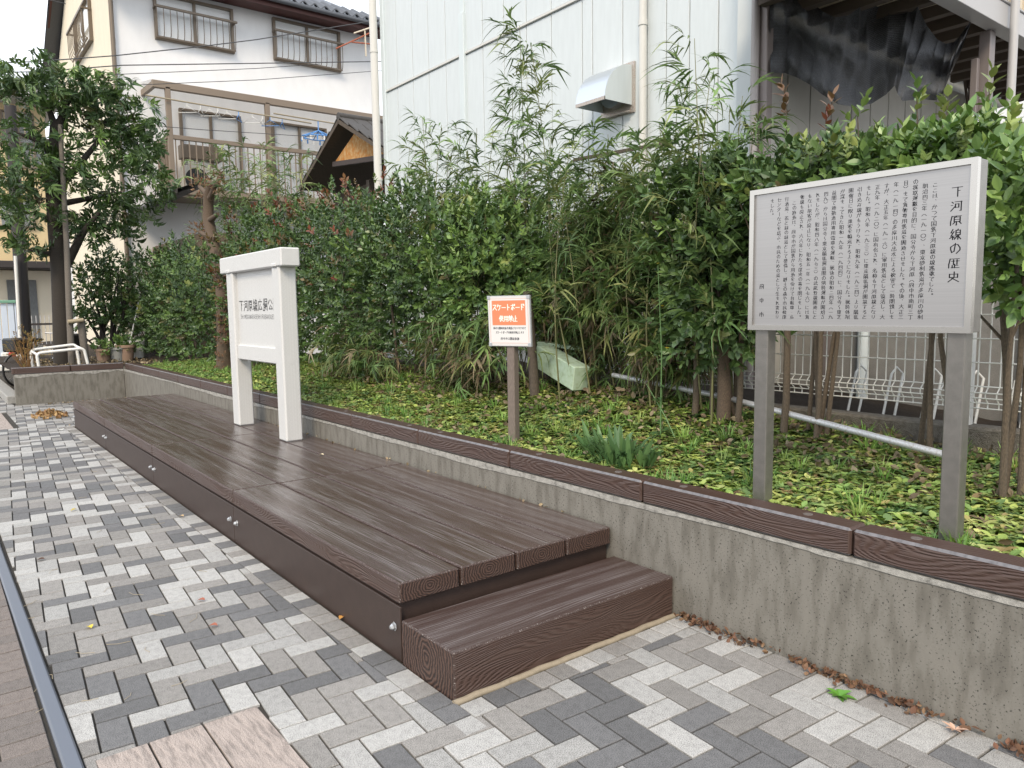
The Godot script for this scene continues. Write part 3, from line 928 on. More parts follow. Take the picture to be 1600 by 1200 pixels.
	obj("text_panel", panel_face(pz0 - 0.001, pz1 + 0.001, py0 - 0.001, py1 + 0.001, 1.4095), m, s)
func make_warning_sign() -> void:
	var s := thing("warning_sign", "small orange and white skateboard ban notice on a slim wooden post", "sign", Vector3(1.53, SOIL_Y, -1.59))
	var st := tool_()
	box(st, Vector3(0.0, 0.29, 0.0), Vector3(0.055, 0.66, 0.055), 0.004, Basis(Vector3.UP, 0.3))
	obj("post", st.commit(), M.post_wood, s)
	var right := Vector3(0.375, 0, 0.927).normalized()
	var up := (Vector3.UP - right * 0.03).normalized()
	right = (right + Vector3.UP * 0.0).normalized()
	var face := up.cross(right).normalized()
	if face.x > 0:
		face = -face
	var c := Vector3(-0.035, 0.765, 0.012)
	var hw := 0.152
	var hh := 0.158
	st = tool_()
	box(st, c - face * 0.009, Vector3(hw * 2, hh * 2, 0.018), 0.002, Basis(right, up, right.cross(up)))
	var board := obj("board", st.commit(), M.board_edge, s)
	var im := Image.create(600, 624, false, Image.FORMAT_RGB8)
	im.fill(Color(0.80, 0.79, 0.78))
	im.fill_rect(Rect2i(22, 30, 556, 560), Color(0.80, 0.55, 0.47))
	im.fill_rect(Rect2i(26, 34, 548, 552), Color(0.83, 0.82, 0.81))
	im.fill_rect(Rect2i(56, 52, 488, 312), Color(0.89, 0.50, 0.35))
	var white := Color(0.95, 0.92, 0.88)
	var one := "スケートボード"
	for i in 7:
		ink(im, one[i], Rect2(66 + i * 67, 98, 62, 78), white, 4.5, 5.5)
	var two := "使用禁止"
	for i in 4:
		ink(im, two[i], Rect2(158 + i * 68, 240, 62, 78), white, 4.0, 5.0)
	var small := ["他の公園利用者の迷惑となりますので", "スケートボードの使用を禁止します", "府中市公園緑地課"]
	var ink_c := Color(0.2, 0.2, 0.22)
	for i in small[0].length():
		ink(im, small[0][i], Rect2(66 + i * 28, 386, 25, 30), ink_c, 1.8, 2.2)
	for i in small[1].length():
		ink(im, small[1][i], Rect2(100 + i * 26, 440, 23, 30), ink_c, 1.8, 2.2)
	for i in small[2].length():
		ink(im, small[2][i], Rect2(170 + i * 34, 516, 30, 34), ink_c, 1.8, 2.4)
	var m := mat("warning_print", Color.WHITE, 0.45)
	plain_picture(im, m)
	st = tool_()
	var o := c + face * 0.0015
	quad(st, o - right * (hw - 0.004) - up * (hh - 0.004), o + right * (hw - 0.004) - up * (hh - 0.004), o + right * (hw - 0.004) + up * (hh - 0.004), o - right * (hw - 0.004) + up * (hh - 0.004), face)
	obj("notice", st.commit(), m, board)
	for q in [[-0.93, 0.93], [0.93, 0.93], [-0.93, -0.93], [0.93, -0.93]]:
		var cl := tool_()
		box(cl, o + right * hw * q[0] + up * hh * q[1], Vector3(0.024, 0.024, 0.006), 0.002, Basis(right, up, right.cross(up)))
		obj("corner_clip", cl.commit(), M.zinc, board)
func more_materials() -> void:
	patched(mat("mortar_pale", shade(0.42, 0.35, 0.25), 0.95), M.coarse, 4.0, M.speck, 6.0)
	mat("timber_dark", shade(0.045, 0.027, 0.020), 0.7)
	patched(mat("timber_cap_edge", shade(0.19, 0.18, 0.185), 0.3), grain(0.03, [[0.0, grey(0.45)], [0.4, grey(0.85)], [1.0, grey(1.0)]], 4, 74), 2.0)  # worn bevel, made paler to paint in its glossy sky reflection
	var m := mat("timber_cap", shade(0.9, 0.85, 0.85), 0.4)
	m.albedo_texture = M.timber_side.albedo_texture
	m.heightmap_enabled = true
	m.heightmap_texture = M.timber_side.heightmap_texture
	m.heightmap_scale = 0.1
	m.uv1_scale = Vector3(0.5, 1, 1)
	m = mat("timber_step", shade(1.0), 0.42)
	var worn := wood_pictures(9, Color(0.060, 0.038, 0.031), Color(0.19, 0.165, 0.16), 0.9)
	m.albedo_texture = worn[0]
	m.heightmap_enabled = true
	m.heightmap_texture = worn[1]
	m.heightmap_scale = 0.2
	m.uv1_scale = Vector3(0.5, 1, 1)
	mat("timber_plug", shade(0.12, 0.10, 0.09), 0.6)
	mat("board_edge", shade(0.45, 0.46, 0.47), 0.5, 0.3)
	mat("pipe_mauve", shade(0.33, 0.30, 0.29), 0.45, 0.1)
	mat("rust_bar", shade(0.35, 0.10, 0.05), 0.7)
	mat("orange_cloth", shade(0.55, 0.22, 0.03), 0.7)
	patched(mat("yard_grey", shade(0.33, 0.32, 0.30), 0.9), M.soft, 1.0, M.speck, 3.0)
	for g in [["weed_green", 0.10, 0.26, 0.03], ["strap_green", 0.06, 0.13, 0.045], ["strap_green_pale", 0.10, 0.19, 0.065], ["flower_yellow", 0.75, 0.55, 0.02]]:
		var lm := mat(g[0], shade(g[1], g[2], g[3]), 0.42)
		lm.backlight_enabled = true
		lm.backlight = Color(0.4, 0.45, 0.3)
	patched(mat("stake_grey", shade(0.24, 0.21, 0.175), 0.9), grain(0.04, [[0.0, grey(0.6)], [1.0, grey(1.0)]], 4, 71), Vector3(14, 1.2, 14))
	mat("twig_orange", shade(0.26, 0.15, 0.06), 0.9)
	mat("gate_green", shade(0.16, 0.34, 0.25), 0.5)
	patched(mat("kerb_pale", shade(0.46, 0.45, 0.42), 0.9), M.coarse, 2.0, M.speck, 5.0)
	patched(mat("green_paint", shade(0.50, 0.60, 0.50), 0.6), grain(0.03, [[0.0, Color(0.72, 0.70, 0.58)], [0.35, Color(0.9, 0.93, 0.86)], [1.0, Color(1, 1, 1)]], 5, 72), 1.2)
	patched(mat("pipe_pale", shade(0.55, 0.57, 0.59), 0.4, 0.3), grain(0.04, [[0.0, Color(0.7, 0.6, 0.5)], [0.4, grey(0.95)], [1.0, grey(1.0)]], 4, 73), 3.0)
# ---------------------------------------------------------------- buildings
func building_materials() -> void:
	var streak := grain(0.02, [[0.0, grey(0.97)], [0.5, grey(0.985)], [1.0, grey(1.0)]], 4, 51)
	patched(mat("blue_panel", shade(0.60, 0.645, 0.655), 0.5), streak, Vector3(1.5, 0.25, 1.5))
	patched(mat("blue_trim", shade(0.60, 0.66, 0.67), 0.5), streak, Vector3(1.5, 0.25, 1.5))
	patched(mat("pvc_white", shade(0.62, 0.61, 0.57), 0.45), streak, Vector3(2, 0.5, 2))
	mat("gap_dark", shade(0.56, 0.59, 0.59), 0.9)
	patched(mat("render_white", shade(0.88, 0.875, 0.865), 0.9), streak, Vector3(0.3, 0.15, 0.3), grain(0.25, [[0.0, grey(0.9)], [1.0, grey(1.0)]], 2, 52), 2.0)
	patched(mat("render_cream", shade(0.80, 0.72, 0.57), 0.9), streak, Vector3(0.3, 0.15, 0.3))  # cream render; on the white house gable the cream is painted sunlight
	mat("window_bronze", shade(0.17, 0.135, 0.10), 0.45, 0.3)
	mat("balcony_bronze", shade(0.25, 0.195, 0.145), 0.5, 0.2)
	mat("balcony_cream", shade(0.48, 0.37, 0.23), 0.55)
	var g := mat("glass", Color(0.75, 0.8, 0.82, 0.12), 0.05)
	g.transparency = BaseMaterial3D.TRANSPARENCY_ALPHA
	patched(mat("curtain", shade(0.24, 0.25, 0.25), 0.9), grain(0.03, [[0.0, grey(0.72)], [1.0, grey(1.0)]], 3, 53), Vector3(9, 0.3, 9))
	patched(mat("roof_tile", shade(0.085, 0.09, 0.10), 0.5), M.soft, 2.0)
	patched(mat("old_tile", shade(0.075, 0.07, 0.066), 0.8), M.coarse, 2.0)
	mat("fascia_red", shade(0.075, 0.025, 0.02), 0.6)
	patched(mat("old_board", shade(0.16, 0.125, 0.095), 0.9), grain(0.03, [[0.0, grey(0.55)], [1.0, grey(1.0)]], 4, 54), Vector3(12, 12, 1))
	patched(mat("tan_board", shade(0.24, 0.175, 0.125), 0.9), grain(0.03, [[0.0, grey(0.6)], [1.0, grey(1.0)]], 4, 55), Vector3(1, 6, 1))
	patched(mat("gable_board", shade(0.55, 0.42, 0.26), 0.85), grain(0.015, [[0.0, Color(0.95, 0.62, 0.25)], [0.45, Color(0.9, 0.75, 0.55)], [1.0, Color(1, 0.95, 0.88)]], 4, 56), 1.2)  # tan board; the orange end of the ramp paints in low sunlight
	mat("galvanised", shade(0.62, 0.64, 0.66), 0.32, 0.95)
	patched(mat("rusty_zinc", shade(0.5, 0.46, 0.42), 0.5, 0.5), grain(0.05, [[0.0, Color(0.75, 0.45, 0.25)], [0.4, grey(0.95)], [1.0, grey(1.0)]], 4, 57), 3.0)
	mat("steel_mauve", shade(0.21, 0.18, 0.17), 0.45, 0.2)
	mat("beam_grey", shade(0.44, 0.43, 0.42), 0.5, 0.1)
	patched(mat("joist_tan", shade(0.55, 0.47, 0.35), 0.8), M.soft, 2.0)
	mat("joist_dark", shade(0.10, 0.078, 0.062), 0.8)
	patched(mat("annex_panel", shade(0.42, 0.41, 0.37), 0.7), streak, Vector3(1.5, 0.3, 1.5))
	mat("cream_slat", shade(0.62, 0.52, 0.38), 0.6)
	mat("canopy_white", shade(0.85), 0.4)
	M.canopy_white.backlight_enabled = true
	M.canopy_white.backlight = Color(0.9, 0.9, 0.9)
	var cc := mat("canopy_clear", Color(0.85, 0.87, 0.88, 0.35), 0.2)
	cc.transparency = BaseMaterial3D.TRANSPARENCY_ALPHA
	mat("fence_white", shade(0.80, 0.79, 0.74), 0.4)
	mat("wire_black", shade(0.03), 0.6)
	mat("bamboo_pole", shade(0.36, 0.30, 0.2), 0.6)
	mat("plastic_blue", shade(0.10, 0.28, 0.62), 0.4)
	mat("plastic_white", shade(0.75, 0.74, 0.7), 0.4)
	mat("plastic_cream", shade(0.6, 0.52, 0.4), 0.4)
	mat("ac_white", shade(0.55, 0.52, 0.45), 0.5)
	mat("black_plastic", shade(0.02), 0.5)
	mat("pole_dark", shade(0.035, 0.03, 0.03), 0.7)
	patched(mat("yellow_wall", shade(0.66, 0.52, 0.30), 0.9), streak, Vector3(0.3, 0.2, 0.3))
# A sliding window at c, its right-hand direction u, facing out.
func window(parent: Node, c: Vector3, u: Vector3, w: float, h: float, rail := true, curtain := true) -> void:
	var out := u.cross(Vector3.UP)
	var B := Basis(u, Vector3.UP, out)
	var st := tool_()
	for s in [-1.0, 1.0]:
		box(st, c + u * s * (w * 0.5 - 0.03) + out * 0.02, Vector3(0.06, h, 0.10), 0.004, B)
		box(st, c + Vector3.UP * s * (h * 0.5 - 0.025) + out * 0.021, Vector3(w - 0.12, 0.05, 0.102), 0.004, B)
	box(st, c + out * 0.018, Vector3(0.06, h - 0.1, 0.05), 0.004, B)
	var f := obj("window", st.commit(), M.window_bronze, parent)
	for s in [-1.0, 1.0]:
		var g := tool_()
		var q: Vector3 = c + u * s * w * 0.24 + out * (0.006 + 0.012 * s)
		quad(g, q - u * (w * 0.23) - Vector3.UP * (h * 0.5 - 0.05), q + u * (w * 0.23) - Vector3.UP * (h * 0.5 - 0.05), q + u * (w * 0.23) + Vector3.UP * (h * 0.5 - 0.05), q - u * (w * 0.23) + Vector3.UP * (h * 0.5 - 0.05), out)
		obj("pane", g.commit(), M.glass, f)
	if curtain:
		var k := tool_()
		var n := 60
		for i in n:
			var a := lerpf(-w * 0.47, w * 0.47, float(i) / n)
			var b := lerpf(-w * 0.47, w * 0.47, float(i + 1) / n)
			var da := 0.012 * sin(a * 60.0) + 0.008 * sin(a * 23.0)
			var db := 0.012 * sin(b * 60.0) + 0.008 * sin(b * 23.0)
			var o := c - out * 0.03
			quad(k, o + u * a + out * da - Vector3.UP * h * 0.48, o + u * b + out * db - Vector3.UP * h * 0.48, o + u * b + out * db + Vector3.UP * h * 0.48, o + u * a + out * da + Vector3.UP * h * 0.48)
		obj("curtain", k.commit(), M.curtain, f)
	if rail:
		var r := tool_()
		var top := c + Vector3.UP * (h * 0.16) + out * 0.2
		bar(r, top - u * (w * 0.52), top + u * (w * 0.52), 0.05, 0.05, 0.006)
		for s in [-1.0, 1.0]:
			bar(r, top + u * s * w * 0.5, top + u * s * w * 0.5 - out * 0.19, 0.03, 0.04)
		var low := c - Vector3.UP * (h * 0.46) + out * 0.12
		bar(r, low - u * w * 0.5, low + u * w * 0.5, 0.03, 0.03)
		var n := 12
		for i in n + 1:
			var o: Vector3 = u * lerpf(-w * 0.49, w * 0.49, float(i) / n)
			tube(r, [top + o, c - Vector3.UP * h * 0.28 + out * 0.2 + o, c - Vector3.UP * h * 0.42 + out * 0.17 + o, low + o], 0.009, 5)
		obj("railing", r.commit(), M.window_bronze, f)

func make_white_house() -> void:
	var Z := -16.0
	var x0 := 2.217
	var x1 := 8.36
	var t := thing("white_house", "tall white rendered house with bronze windows, tiled eaves and a balcony", "house")
	var st := tool_()
	box(st, Vector3((x0 + x1) * 0.5, 4.2, Z - 4.0), Vector3(x1 - x0, 8.6, 8.0))
	obj("wall", st.commit(), M.render_white, t)
	# the gable end, with warm sunlight put into its cream colour
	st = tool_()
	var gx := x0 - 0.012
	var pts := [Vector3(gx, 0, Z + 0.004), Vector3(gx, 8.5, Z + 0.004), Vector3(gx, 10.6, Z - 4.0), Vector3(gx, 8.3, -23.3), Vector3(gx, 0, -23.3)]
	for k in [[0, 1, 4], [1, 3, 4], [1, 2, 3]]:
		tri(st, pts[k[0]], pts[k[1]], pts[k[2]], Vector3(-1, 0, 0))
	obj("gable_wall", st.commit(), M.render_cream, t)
	# roof: two slopes with red fascia
	st = tool_()
	var ridge := Vector3(0, 10.75, Z - 4.0)
	for half in [[Vector3(0, 8.52, Z + 0.62), 1.0], [Vector3(0, 8.15, Z - 8.0), -1.0]]:
		var e: Vector3 = half[0]
		var d := (e - ridge)
		var n := Vector3(0, absf(d.z), absf(d.y) * half[1]).normalized()
		var a := Vector3(x0 - 0.35, e.y, e.z)
		var b := Vector3(x1 + 0.3, e.y, e.z)
		var c := Vector3(x1 + 0.3, ridge.y, ridge.z)
		var f := Vector3(x0 - 0.35, ridge.y, ridge.z)
		quad(st, a, b, c, f, n)
		quad(st, a - n * 0.12, b - n * 0.12, c - n * 0.12, f - n * 0.12, -n)
	var roof := obj("roof", st.commit(), M.roof_tile, t)
	st = tool_()
	box(st, Vector3((x0 + x1) * 0.5, 8.43, Z + 0.56), Vector3(x1 - x0 + 0.7, 0.17, 0.03))
	box(st, Vector3((x0 + x1) * 0.5, 8.40, Z + 0.28), Vector3(x1 - x0 + 0.6, 0.03, 0.54))
	obj("fascia", st.commit(), M.fascia_red, roof)
	st = tool_()
	bar(st, Vector3(x0 - 0.30, 8.10, Z - 8.2), Vector3(x0 - 0.30, 10.62, Z - 4.0), 0.05, 0.22)
	bar(st, Vector3(x0 - 0.30, 8.42, Z + 0.6), Vector3(x0 - 0.30, 10.62, Z - 4.0), 0.05, 0.22)
	obj("verge_board", st.commit(), M.fascia_red, roof)
	# eave tiles: three rows of half-round pans
	var tile := tool_()
	for k in 8:
		var a := lerpf(-0.5, 0.5, k / 8.0)
		var b := lerpf(-0.5, 0.5, (k + 1) / 8.0)
		var ya := 0.045 * cos(a * TAU)
		var yb := 0.045 * cos(b * TAU)
		var A := Vector3(a * 0.27, ya, 0)
		var B := Vector3(b * 0.27, yb, 0)
		var up := Vector3(0, 0.14, -0.26)
		quad(tile, A, B, B + up, A + up)
		quad(tile, A, B, B - Vector3(0, 0.035, 0), A - Vector3(0, 0.035, 0), Vector3(0, 0, 1))
	var tm := tile.commit()
	for row in 3:
		for k in range(10, 25):
			var o := obj("roof_tile", tm, M.roof_tile, roof)
			o.position = Vector3(x0 - 0.3 + 0.27 * k, 8.585 + 0.13 * row, Z + 0.66 - 0.24 * row)
	# gutter
	st = tool_()
	tube(st, [Vector3(x0 - 0.3, 8.50, Z + 0.66), Vector3(x1 + 0.3, 8.47, Z + 0.66)], 0.055, 8)
	obj("gutter", st.commit(), M.roof_tile, roof)
	st = tool_()
	tube(st, [Vector3(x0 + 0.0, 8.4, Z + 0.06), Vector3(x0 + 0.0, 1.0, Z + 0.06)], 0.045, 8)
	obj("downpipe", st.commit(), M.window_bronze, t)
	window(t, Vector3(3.91, 7.79, Z + 0.01), Vector3.RIGHT, 1.70, 0.98)
	window(t, Vector3(6.55, 7.83, Z + 0.01), Vector3.RIGHT, 1.72, 0.98)
	window(t, Vector3(x0 - 0.02, 8.15, -18.95), Vector3(0, 0, 1), 2.1, 1.05)
	window(t, Vector3(4.14, 4.98, Z + 0.01), Vector3.RIGHT, 1.36, 1.85, false)
	window(t, Vector3(6.25, 4.98, Z + 0.01), Vector3.RIGHT, 1.4, 1.85, false)
	# balcony
	var bal := tool_()
	bar(bal, Vector3(2.70, 6.08, -15.0), Vector3(8.35, 6.10, -15.0), 0.10, 0.15, 0.008)
	bar(bal, Vector3(2.75, 6.08, -15.0), Vector3(2.75, 6.12, -16.0), 0.08, 0.12)
	for x in [3.0, 5.1, 7.1]:
		bar(bal, Vector3(x, 3.9, -15.0), Vector3(x, 6.05, -15.0), 0.10, 0.10, 0.006)
	bar(bal, Vector3(2.96, 5.05, -15.0), Vector3(8.35, 5.08, -15.0), 0.07, 0.09, 0.006)
	bar(bal, Vector3(2.96, 5.05, -15.0), Vector3(2.96, 5.05, -16.0), 0.07, 0.09, 0.006)
	bar(bal, Vector3(2.96, 3.95, -15.0), Vector3(8.35, 3.95, -15.0), 0.08, 0.14, 0.006)
	box(bal, Vector3(5.65, 3.86, -15.5), Vector3(5.4, 0.06, 1.0))
	var bp := obj("balcony", bal.commit(), M.balcony_bronze, t)
	st = tool_()
	quad(st, Vector3(2.72, 6.17, -15.0), Vector3(8.35, 6.17, -15.0), Vector3(8.35, 6.35, -15.99), Vector3(2.72, 6.35, -15.99), Vector3.UP)
	obj("roof_sheet", st.commit(), M.canopy_clear, bp)
	for k in 38:
		var st2 := tool_()
		var x := 3.10 + k * 0.138
		bar(st2, Vector3(x, 4.0, -15.0), Vector3(x, 5.03, -15.0), 0.022, 0.022)
		obj("baluster", st2.commit(), M.balcony_bronze, bp)
	for k in 5:
		var st2 := tool_()
		bar(st2, Vector3(2.96, 4.0, -15.15 - k * 0.17), Vector3(2.96, 5.03, -15.15 - k * 0.17), 0.03, 0.06)
		obj("baluster", st2.commit(), M.balcony_bronze, bp)
	# things on the balcony
	var ac := thing("air_conditioner", "cream air conditioner unit standing behind the balcony balusters", "air conditioner", Vector3(3.75, 3.92, -15.55))
	st = tool_()
	box(st, Vector3(0, 0.35, 0), Vector3(0.82, 0.6, 0.3), 0.015)
	obj("casing", st.commit(), M.ac_white, ac)
	st = tool_()
	lathe(st, Vector3.ZERO, [Vector2(0.25, 0.0), Vector2(0.25, 0.012), Vector2(0.06, 0.012), Vector2(0.05, 0.03), Vector2(0, 0.03)], 24)
	var fan := obj("fan_grille", st.commit(), M.black_plastic, ac)
	fan.position = Vector3(-0.14, 0.36, 0.152)
	fan.rotation.x = PI / 2
	st = tool_()
	box(st, Vector3(0, 0.95, 0.02), Vector3(0.86, 0.3, 0.3), 0.01)
	obj("dark_box", st.commit(), M.window_bronze, ac)
	var poles := []
	for e in [[Vector3(2.55, 5.80, -14.9), Vector3(6.1, 5.72, -14.9)], [Vector3(5.15, 5.78, -14.75), Vector3(7.6, 5.74, -14.75)]]:
		var p := thing("laundry_pole", ["thin long pale laundry pole under the balcony beam carrying hangers", "shorter laundry pole beside the tiled gable carrying the blue peg hanger"][poles.size()], "pole")
		st = tool_()
		tube(st, [e[0], e[1]], 0.016, 8)
		obj("pole", st.commit(), M.bamboo_pole, p)
		poles.append(p)
	var hang := []
	for x in [3.35, 3.62, 3.80, 3.98, 4.17, 4.42, 4.72, 4.95, 5.12, 5.4]:
		var blue: bool = x in [4.42, 5.12, 5.4]
		var h := thing("clothes_hanger", "blue wire clothes hanger on the long laundry pole" if blue else "white wire clothes hanger on the long laundry pole", "hanger", Vector3(x, 5.78 - (x - 2.55) * 0.0225, -14.9), "hangers on the laundry pole")
		st = tool_()
		var sl := Vector3(0.03, 0, 0.12) * (1.0 if hang.size() % 2 else -1.0)
		tube(st, [Vector3(0, 0.02, 0), Vector3(0, -0.06, 0), Vector3(-0.13, -0.19, 0) + sl, Vector3(0.13, -0.19, 0) - sl, Vector3(0, -0.06, 0)], 0.009, 5)
		obj("wire", st.commit(), M.plastic_blue if blue else M.plastic_white, h)
		hang.append(h)
	var peg := thing("peg_hanger", "round blue peg hanger hung beside the tiled gable roof", "hanger", Vector3(6.2, 5.72, -14.75))
	st = tool_()
	tube(st, [Vector3(0, 0.03, 0), Vector3(0, -0.28, 0)], 0.012, 6)
	for k in 8:
		var a := TAU * k / 8
		tube(st, [Vector3(0, -0.18, 0), Vector3(cos(a) * 0.4, -0.34, sin(a) * 0.3)], 0.012, 5)
		tube(st, [Vector3(cos(a) * 0.4, -0.34, sin(a) * 0.3), Vector3(cos(a + TAU / 8) * 0.4, -0.34, sin(a + TAU / 8) * 0.3)], 0.014, 5)
	obj("ring_frame", st.commit(), M.plastic_blue, peg)
	for k in 16:
		var a := TAU * k / 16
		st = tool_()
		box(st, Vector3(cos(a) * 0.4, -0.40, sin(a) * 0.3), Vector3(0.025, 0.09, 0.025))
		obj("peg", st.commit(), M.plastic_blue if k % 2 else M.plastic_white, peg)
	# television aerial by the eave
	var an := thing("aerial", "small aerial of pale and rusty bars fixed by the white house eave", "aerial")
	st = tool_()
	var q := func(px: float, py: float) -> Vector3: return on_z(px, py, -15.2)
	tube(st, [q.call(553, 52), q.call(580, 43)], 0.02, 5)
	tube(st, [q.call(570, 48), q.call(572, 88)], 0.022, 5)
	obj("mast", st.commit(), M.plastic_cream, an)
	st = tool_()
	tube(st, [q.call(525, 76), q.call(577, 52)], 0.018, 5)
	tube(st, [q.call(550, 66), q.call(590, 70)], 0.018, 5)
	obj("boom", st.commit(), M.rust_bar, an)

func make_blue_building() -> void:
	var X := 4.0
	var t := thing("panel_building", "pale blue grey metal panel building with a vent hood and thin white band", "building")
	var st := tool_()
	box(st, Vector3(X + 3.03, 4.5, -4.47), Vector3(6.0, 9.0, 6.22))
	obj("core", st.commit(), M.gap_dark, t)
	var seams := [-7.60, -7.217, -6.804, -6.408, -6.006, -5.61, -5.223, -4.82, -4.422, -4.011, -3.546, -3.40, -2.996, -2.69, -2.467, -2.21, -1.91, -1.636, -1.275]
	for k in seams.size() - 1:
		var a: float = seams[k]
		var b: float = seams[k + 1]
		for row in [[0.4, 4.405], [4.45, 9.0]]:
			var p := tool_()
			box(p, Vector3(X + 0.012, (row[0] + row[1]) * 0.5, (a + b) * 0.5), Vector3(0.03, row[1] - row[0], b - a - 0.011), 0.004)
			obj("panel", p.commit(), M.blue_panel, t)
	st = tool_()
	box(st, Vector3(X - 0.008, 4.428, -5.55), Vector3(0.03, 0.026, 4.15), 0.004)
	obj("band", st.commit(), M.pvc_white, t)
	st = tool_()
	box(st, Vector3(X - 0.02, 2.55, -5.61), Vector3(0.045, 4.7, 0.105), 0.006)
	box(st, Vector3(X - 0.012, 6.95, -5.61), Vector3(0.03, 4.1, 0.09), 0.006)
	obj("cover_strip", st.commit(), M.blue_trim, t)
	st = tool_()
	box(st, Vector3(X - 0.006, 4.7, -7.56), Vector3(0.06, 8.7, 0.10), 0.008)
	obj("corner_trim", st.commit(), M.blue_trim, t)
	st = tool_()
	tube(st, [Vector3(X - 0.06, 9.0, -2.69), Vector3(X - 0.06, 0.4, -2.69)], 0.036, 12)
	for y in [1.8, 3.9, 5.6]:
		tube(st, [Vector3(X - 0.06, y, -2.69), Vector3(X - 0.06, y + 0.05, -2.69)], 0.043, 12)
	obj("wall_pipe", st.commit(), M.pvc_white, t)
	st = tool_()
	tube(st, [Vector3(X - 0.13, 9.0, -7.62), Vector3(X - 0.13, 0.4, -7.62)], 0.055, 14)
	for y in [3.2, 4.95, 6.5]:
		tube(st, [Vector3(X - 0.13, y, -7.62), Vector3(X - 0.13, y + 0.03, -7.62)], 0.062, 14)
	obj("downpipe", st.commit(), M.pvc_white, t)
	# vent hood
	var v := thing("vent_hood", "rounded shiny galvanised vent hood on the pale blue panel wall", "vent")
	var zc := -3.05
	var w := 0.19
	st = tool_()
	var prof := []
	for k in 13:
		var a := PI * 0.5 * k / 12.0
		prof.append(Vector2(-0.36 * sin(a), 0.21 - 0.36 * (1.0 - cos(a))))
	for k in 12:
		var p0 := Vector3(X - 0.02 + prof[k].x, 3.40 + prof[k].y, 0)
		var p1 := Vector3(X - 0.02 + prof[k + 1].x, 3.40 + prof[k + 1].y, 0)
		var n0 := Vector3(-sin(PI * 0.5 * k / 12.0), cos(PI * 0.5 * k / 12.0), 0)
		var a := p0 + Vector3(0, 0, zc - w)
		var b := p0 + Vector3(0, 0, zc + w)
		var c := p1 + Vector3(0, 0, zc + w)
		var d := p1 + Vector3(0, 0, zc - w)
		quad(st, a, b, c, d, n0)
	obj("hood", st.commit(), M.galvanised, v)
	for s in [-1.0, 1.0]:
		st = tool_()
		for k in 12:
			tri(st, Vector3(X - 0.02, 3.25, zc + w * s), Vector3(X - 0.02 + prof[k].x, 3.40 + prof[k].y, zc + w * s), Vector3(X - 0.02 + prof[k + 1].x, 3.40 + prof[k + 1].y, zc + w * s), Vector3(0, 0, s))
		obj("cheek", st.commit(), M.blue_trim, v)
	st = tool_()
	box(st, Vector3(X - 0.012, 3.41, zc), Vector3(0.02, 0.46, 0.44), 0.002)
	obj("back_plate", st.commit(), M.rusty_zinc, v)
	st = tool_()
	bar(st, Vector3(X - 0.375, 3.262, zc - w), Vector3(X - 0.375, 3.262, zc + w), 0.012, 0.03)
	obj("rim", st.commit(), M.rusty_zinc, v)
	st = tool_()
	bar(st, Vector3(X - 0.05, 3.19, zc - w), Vector3(X - 0.05, 3.19, zc + w), 0.03, 0.012)
	obj("rim", st.commit(), M.rusty_zinc, v)
	st = tool_()
	tube(st, [Vector3(X - 0.02, 3.40, zc), Vector3(X - 0.10, 3.40, zc)], 0.15, 20)
	obj("duct", st.commit(), M.galvanised, v)

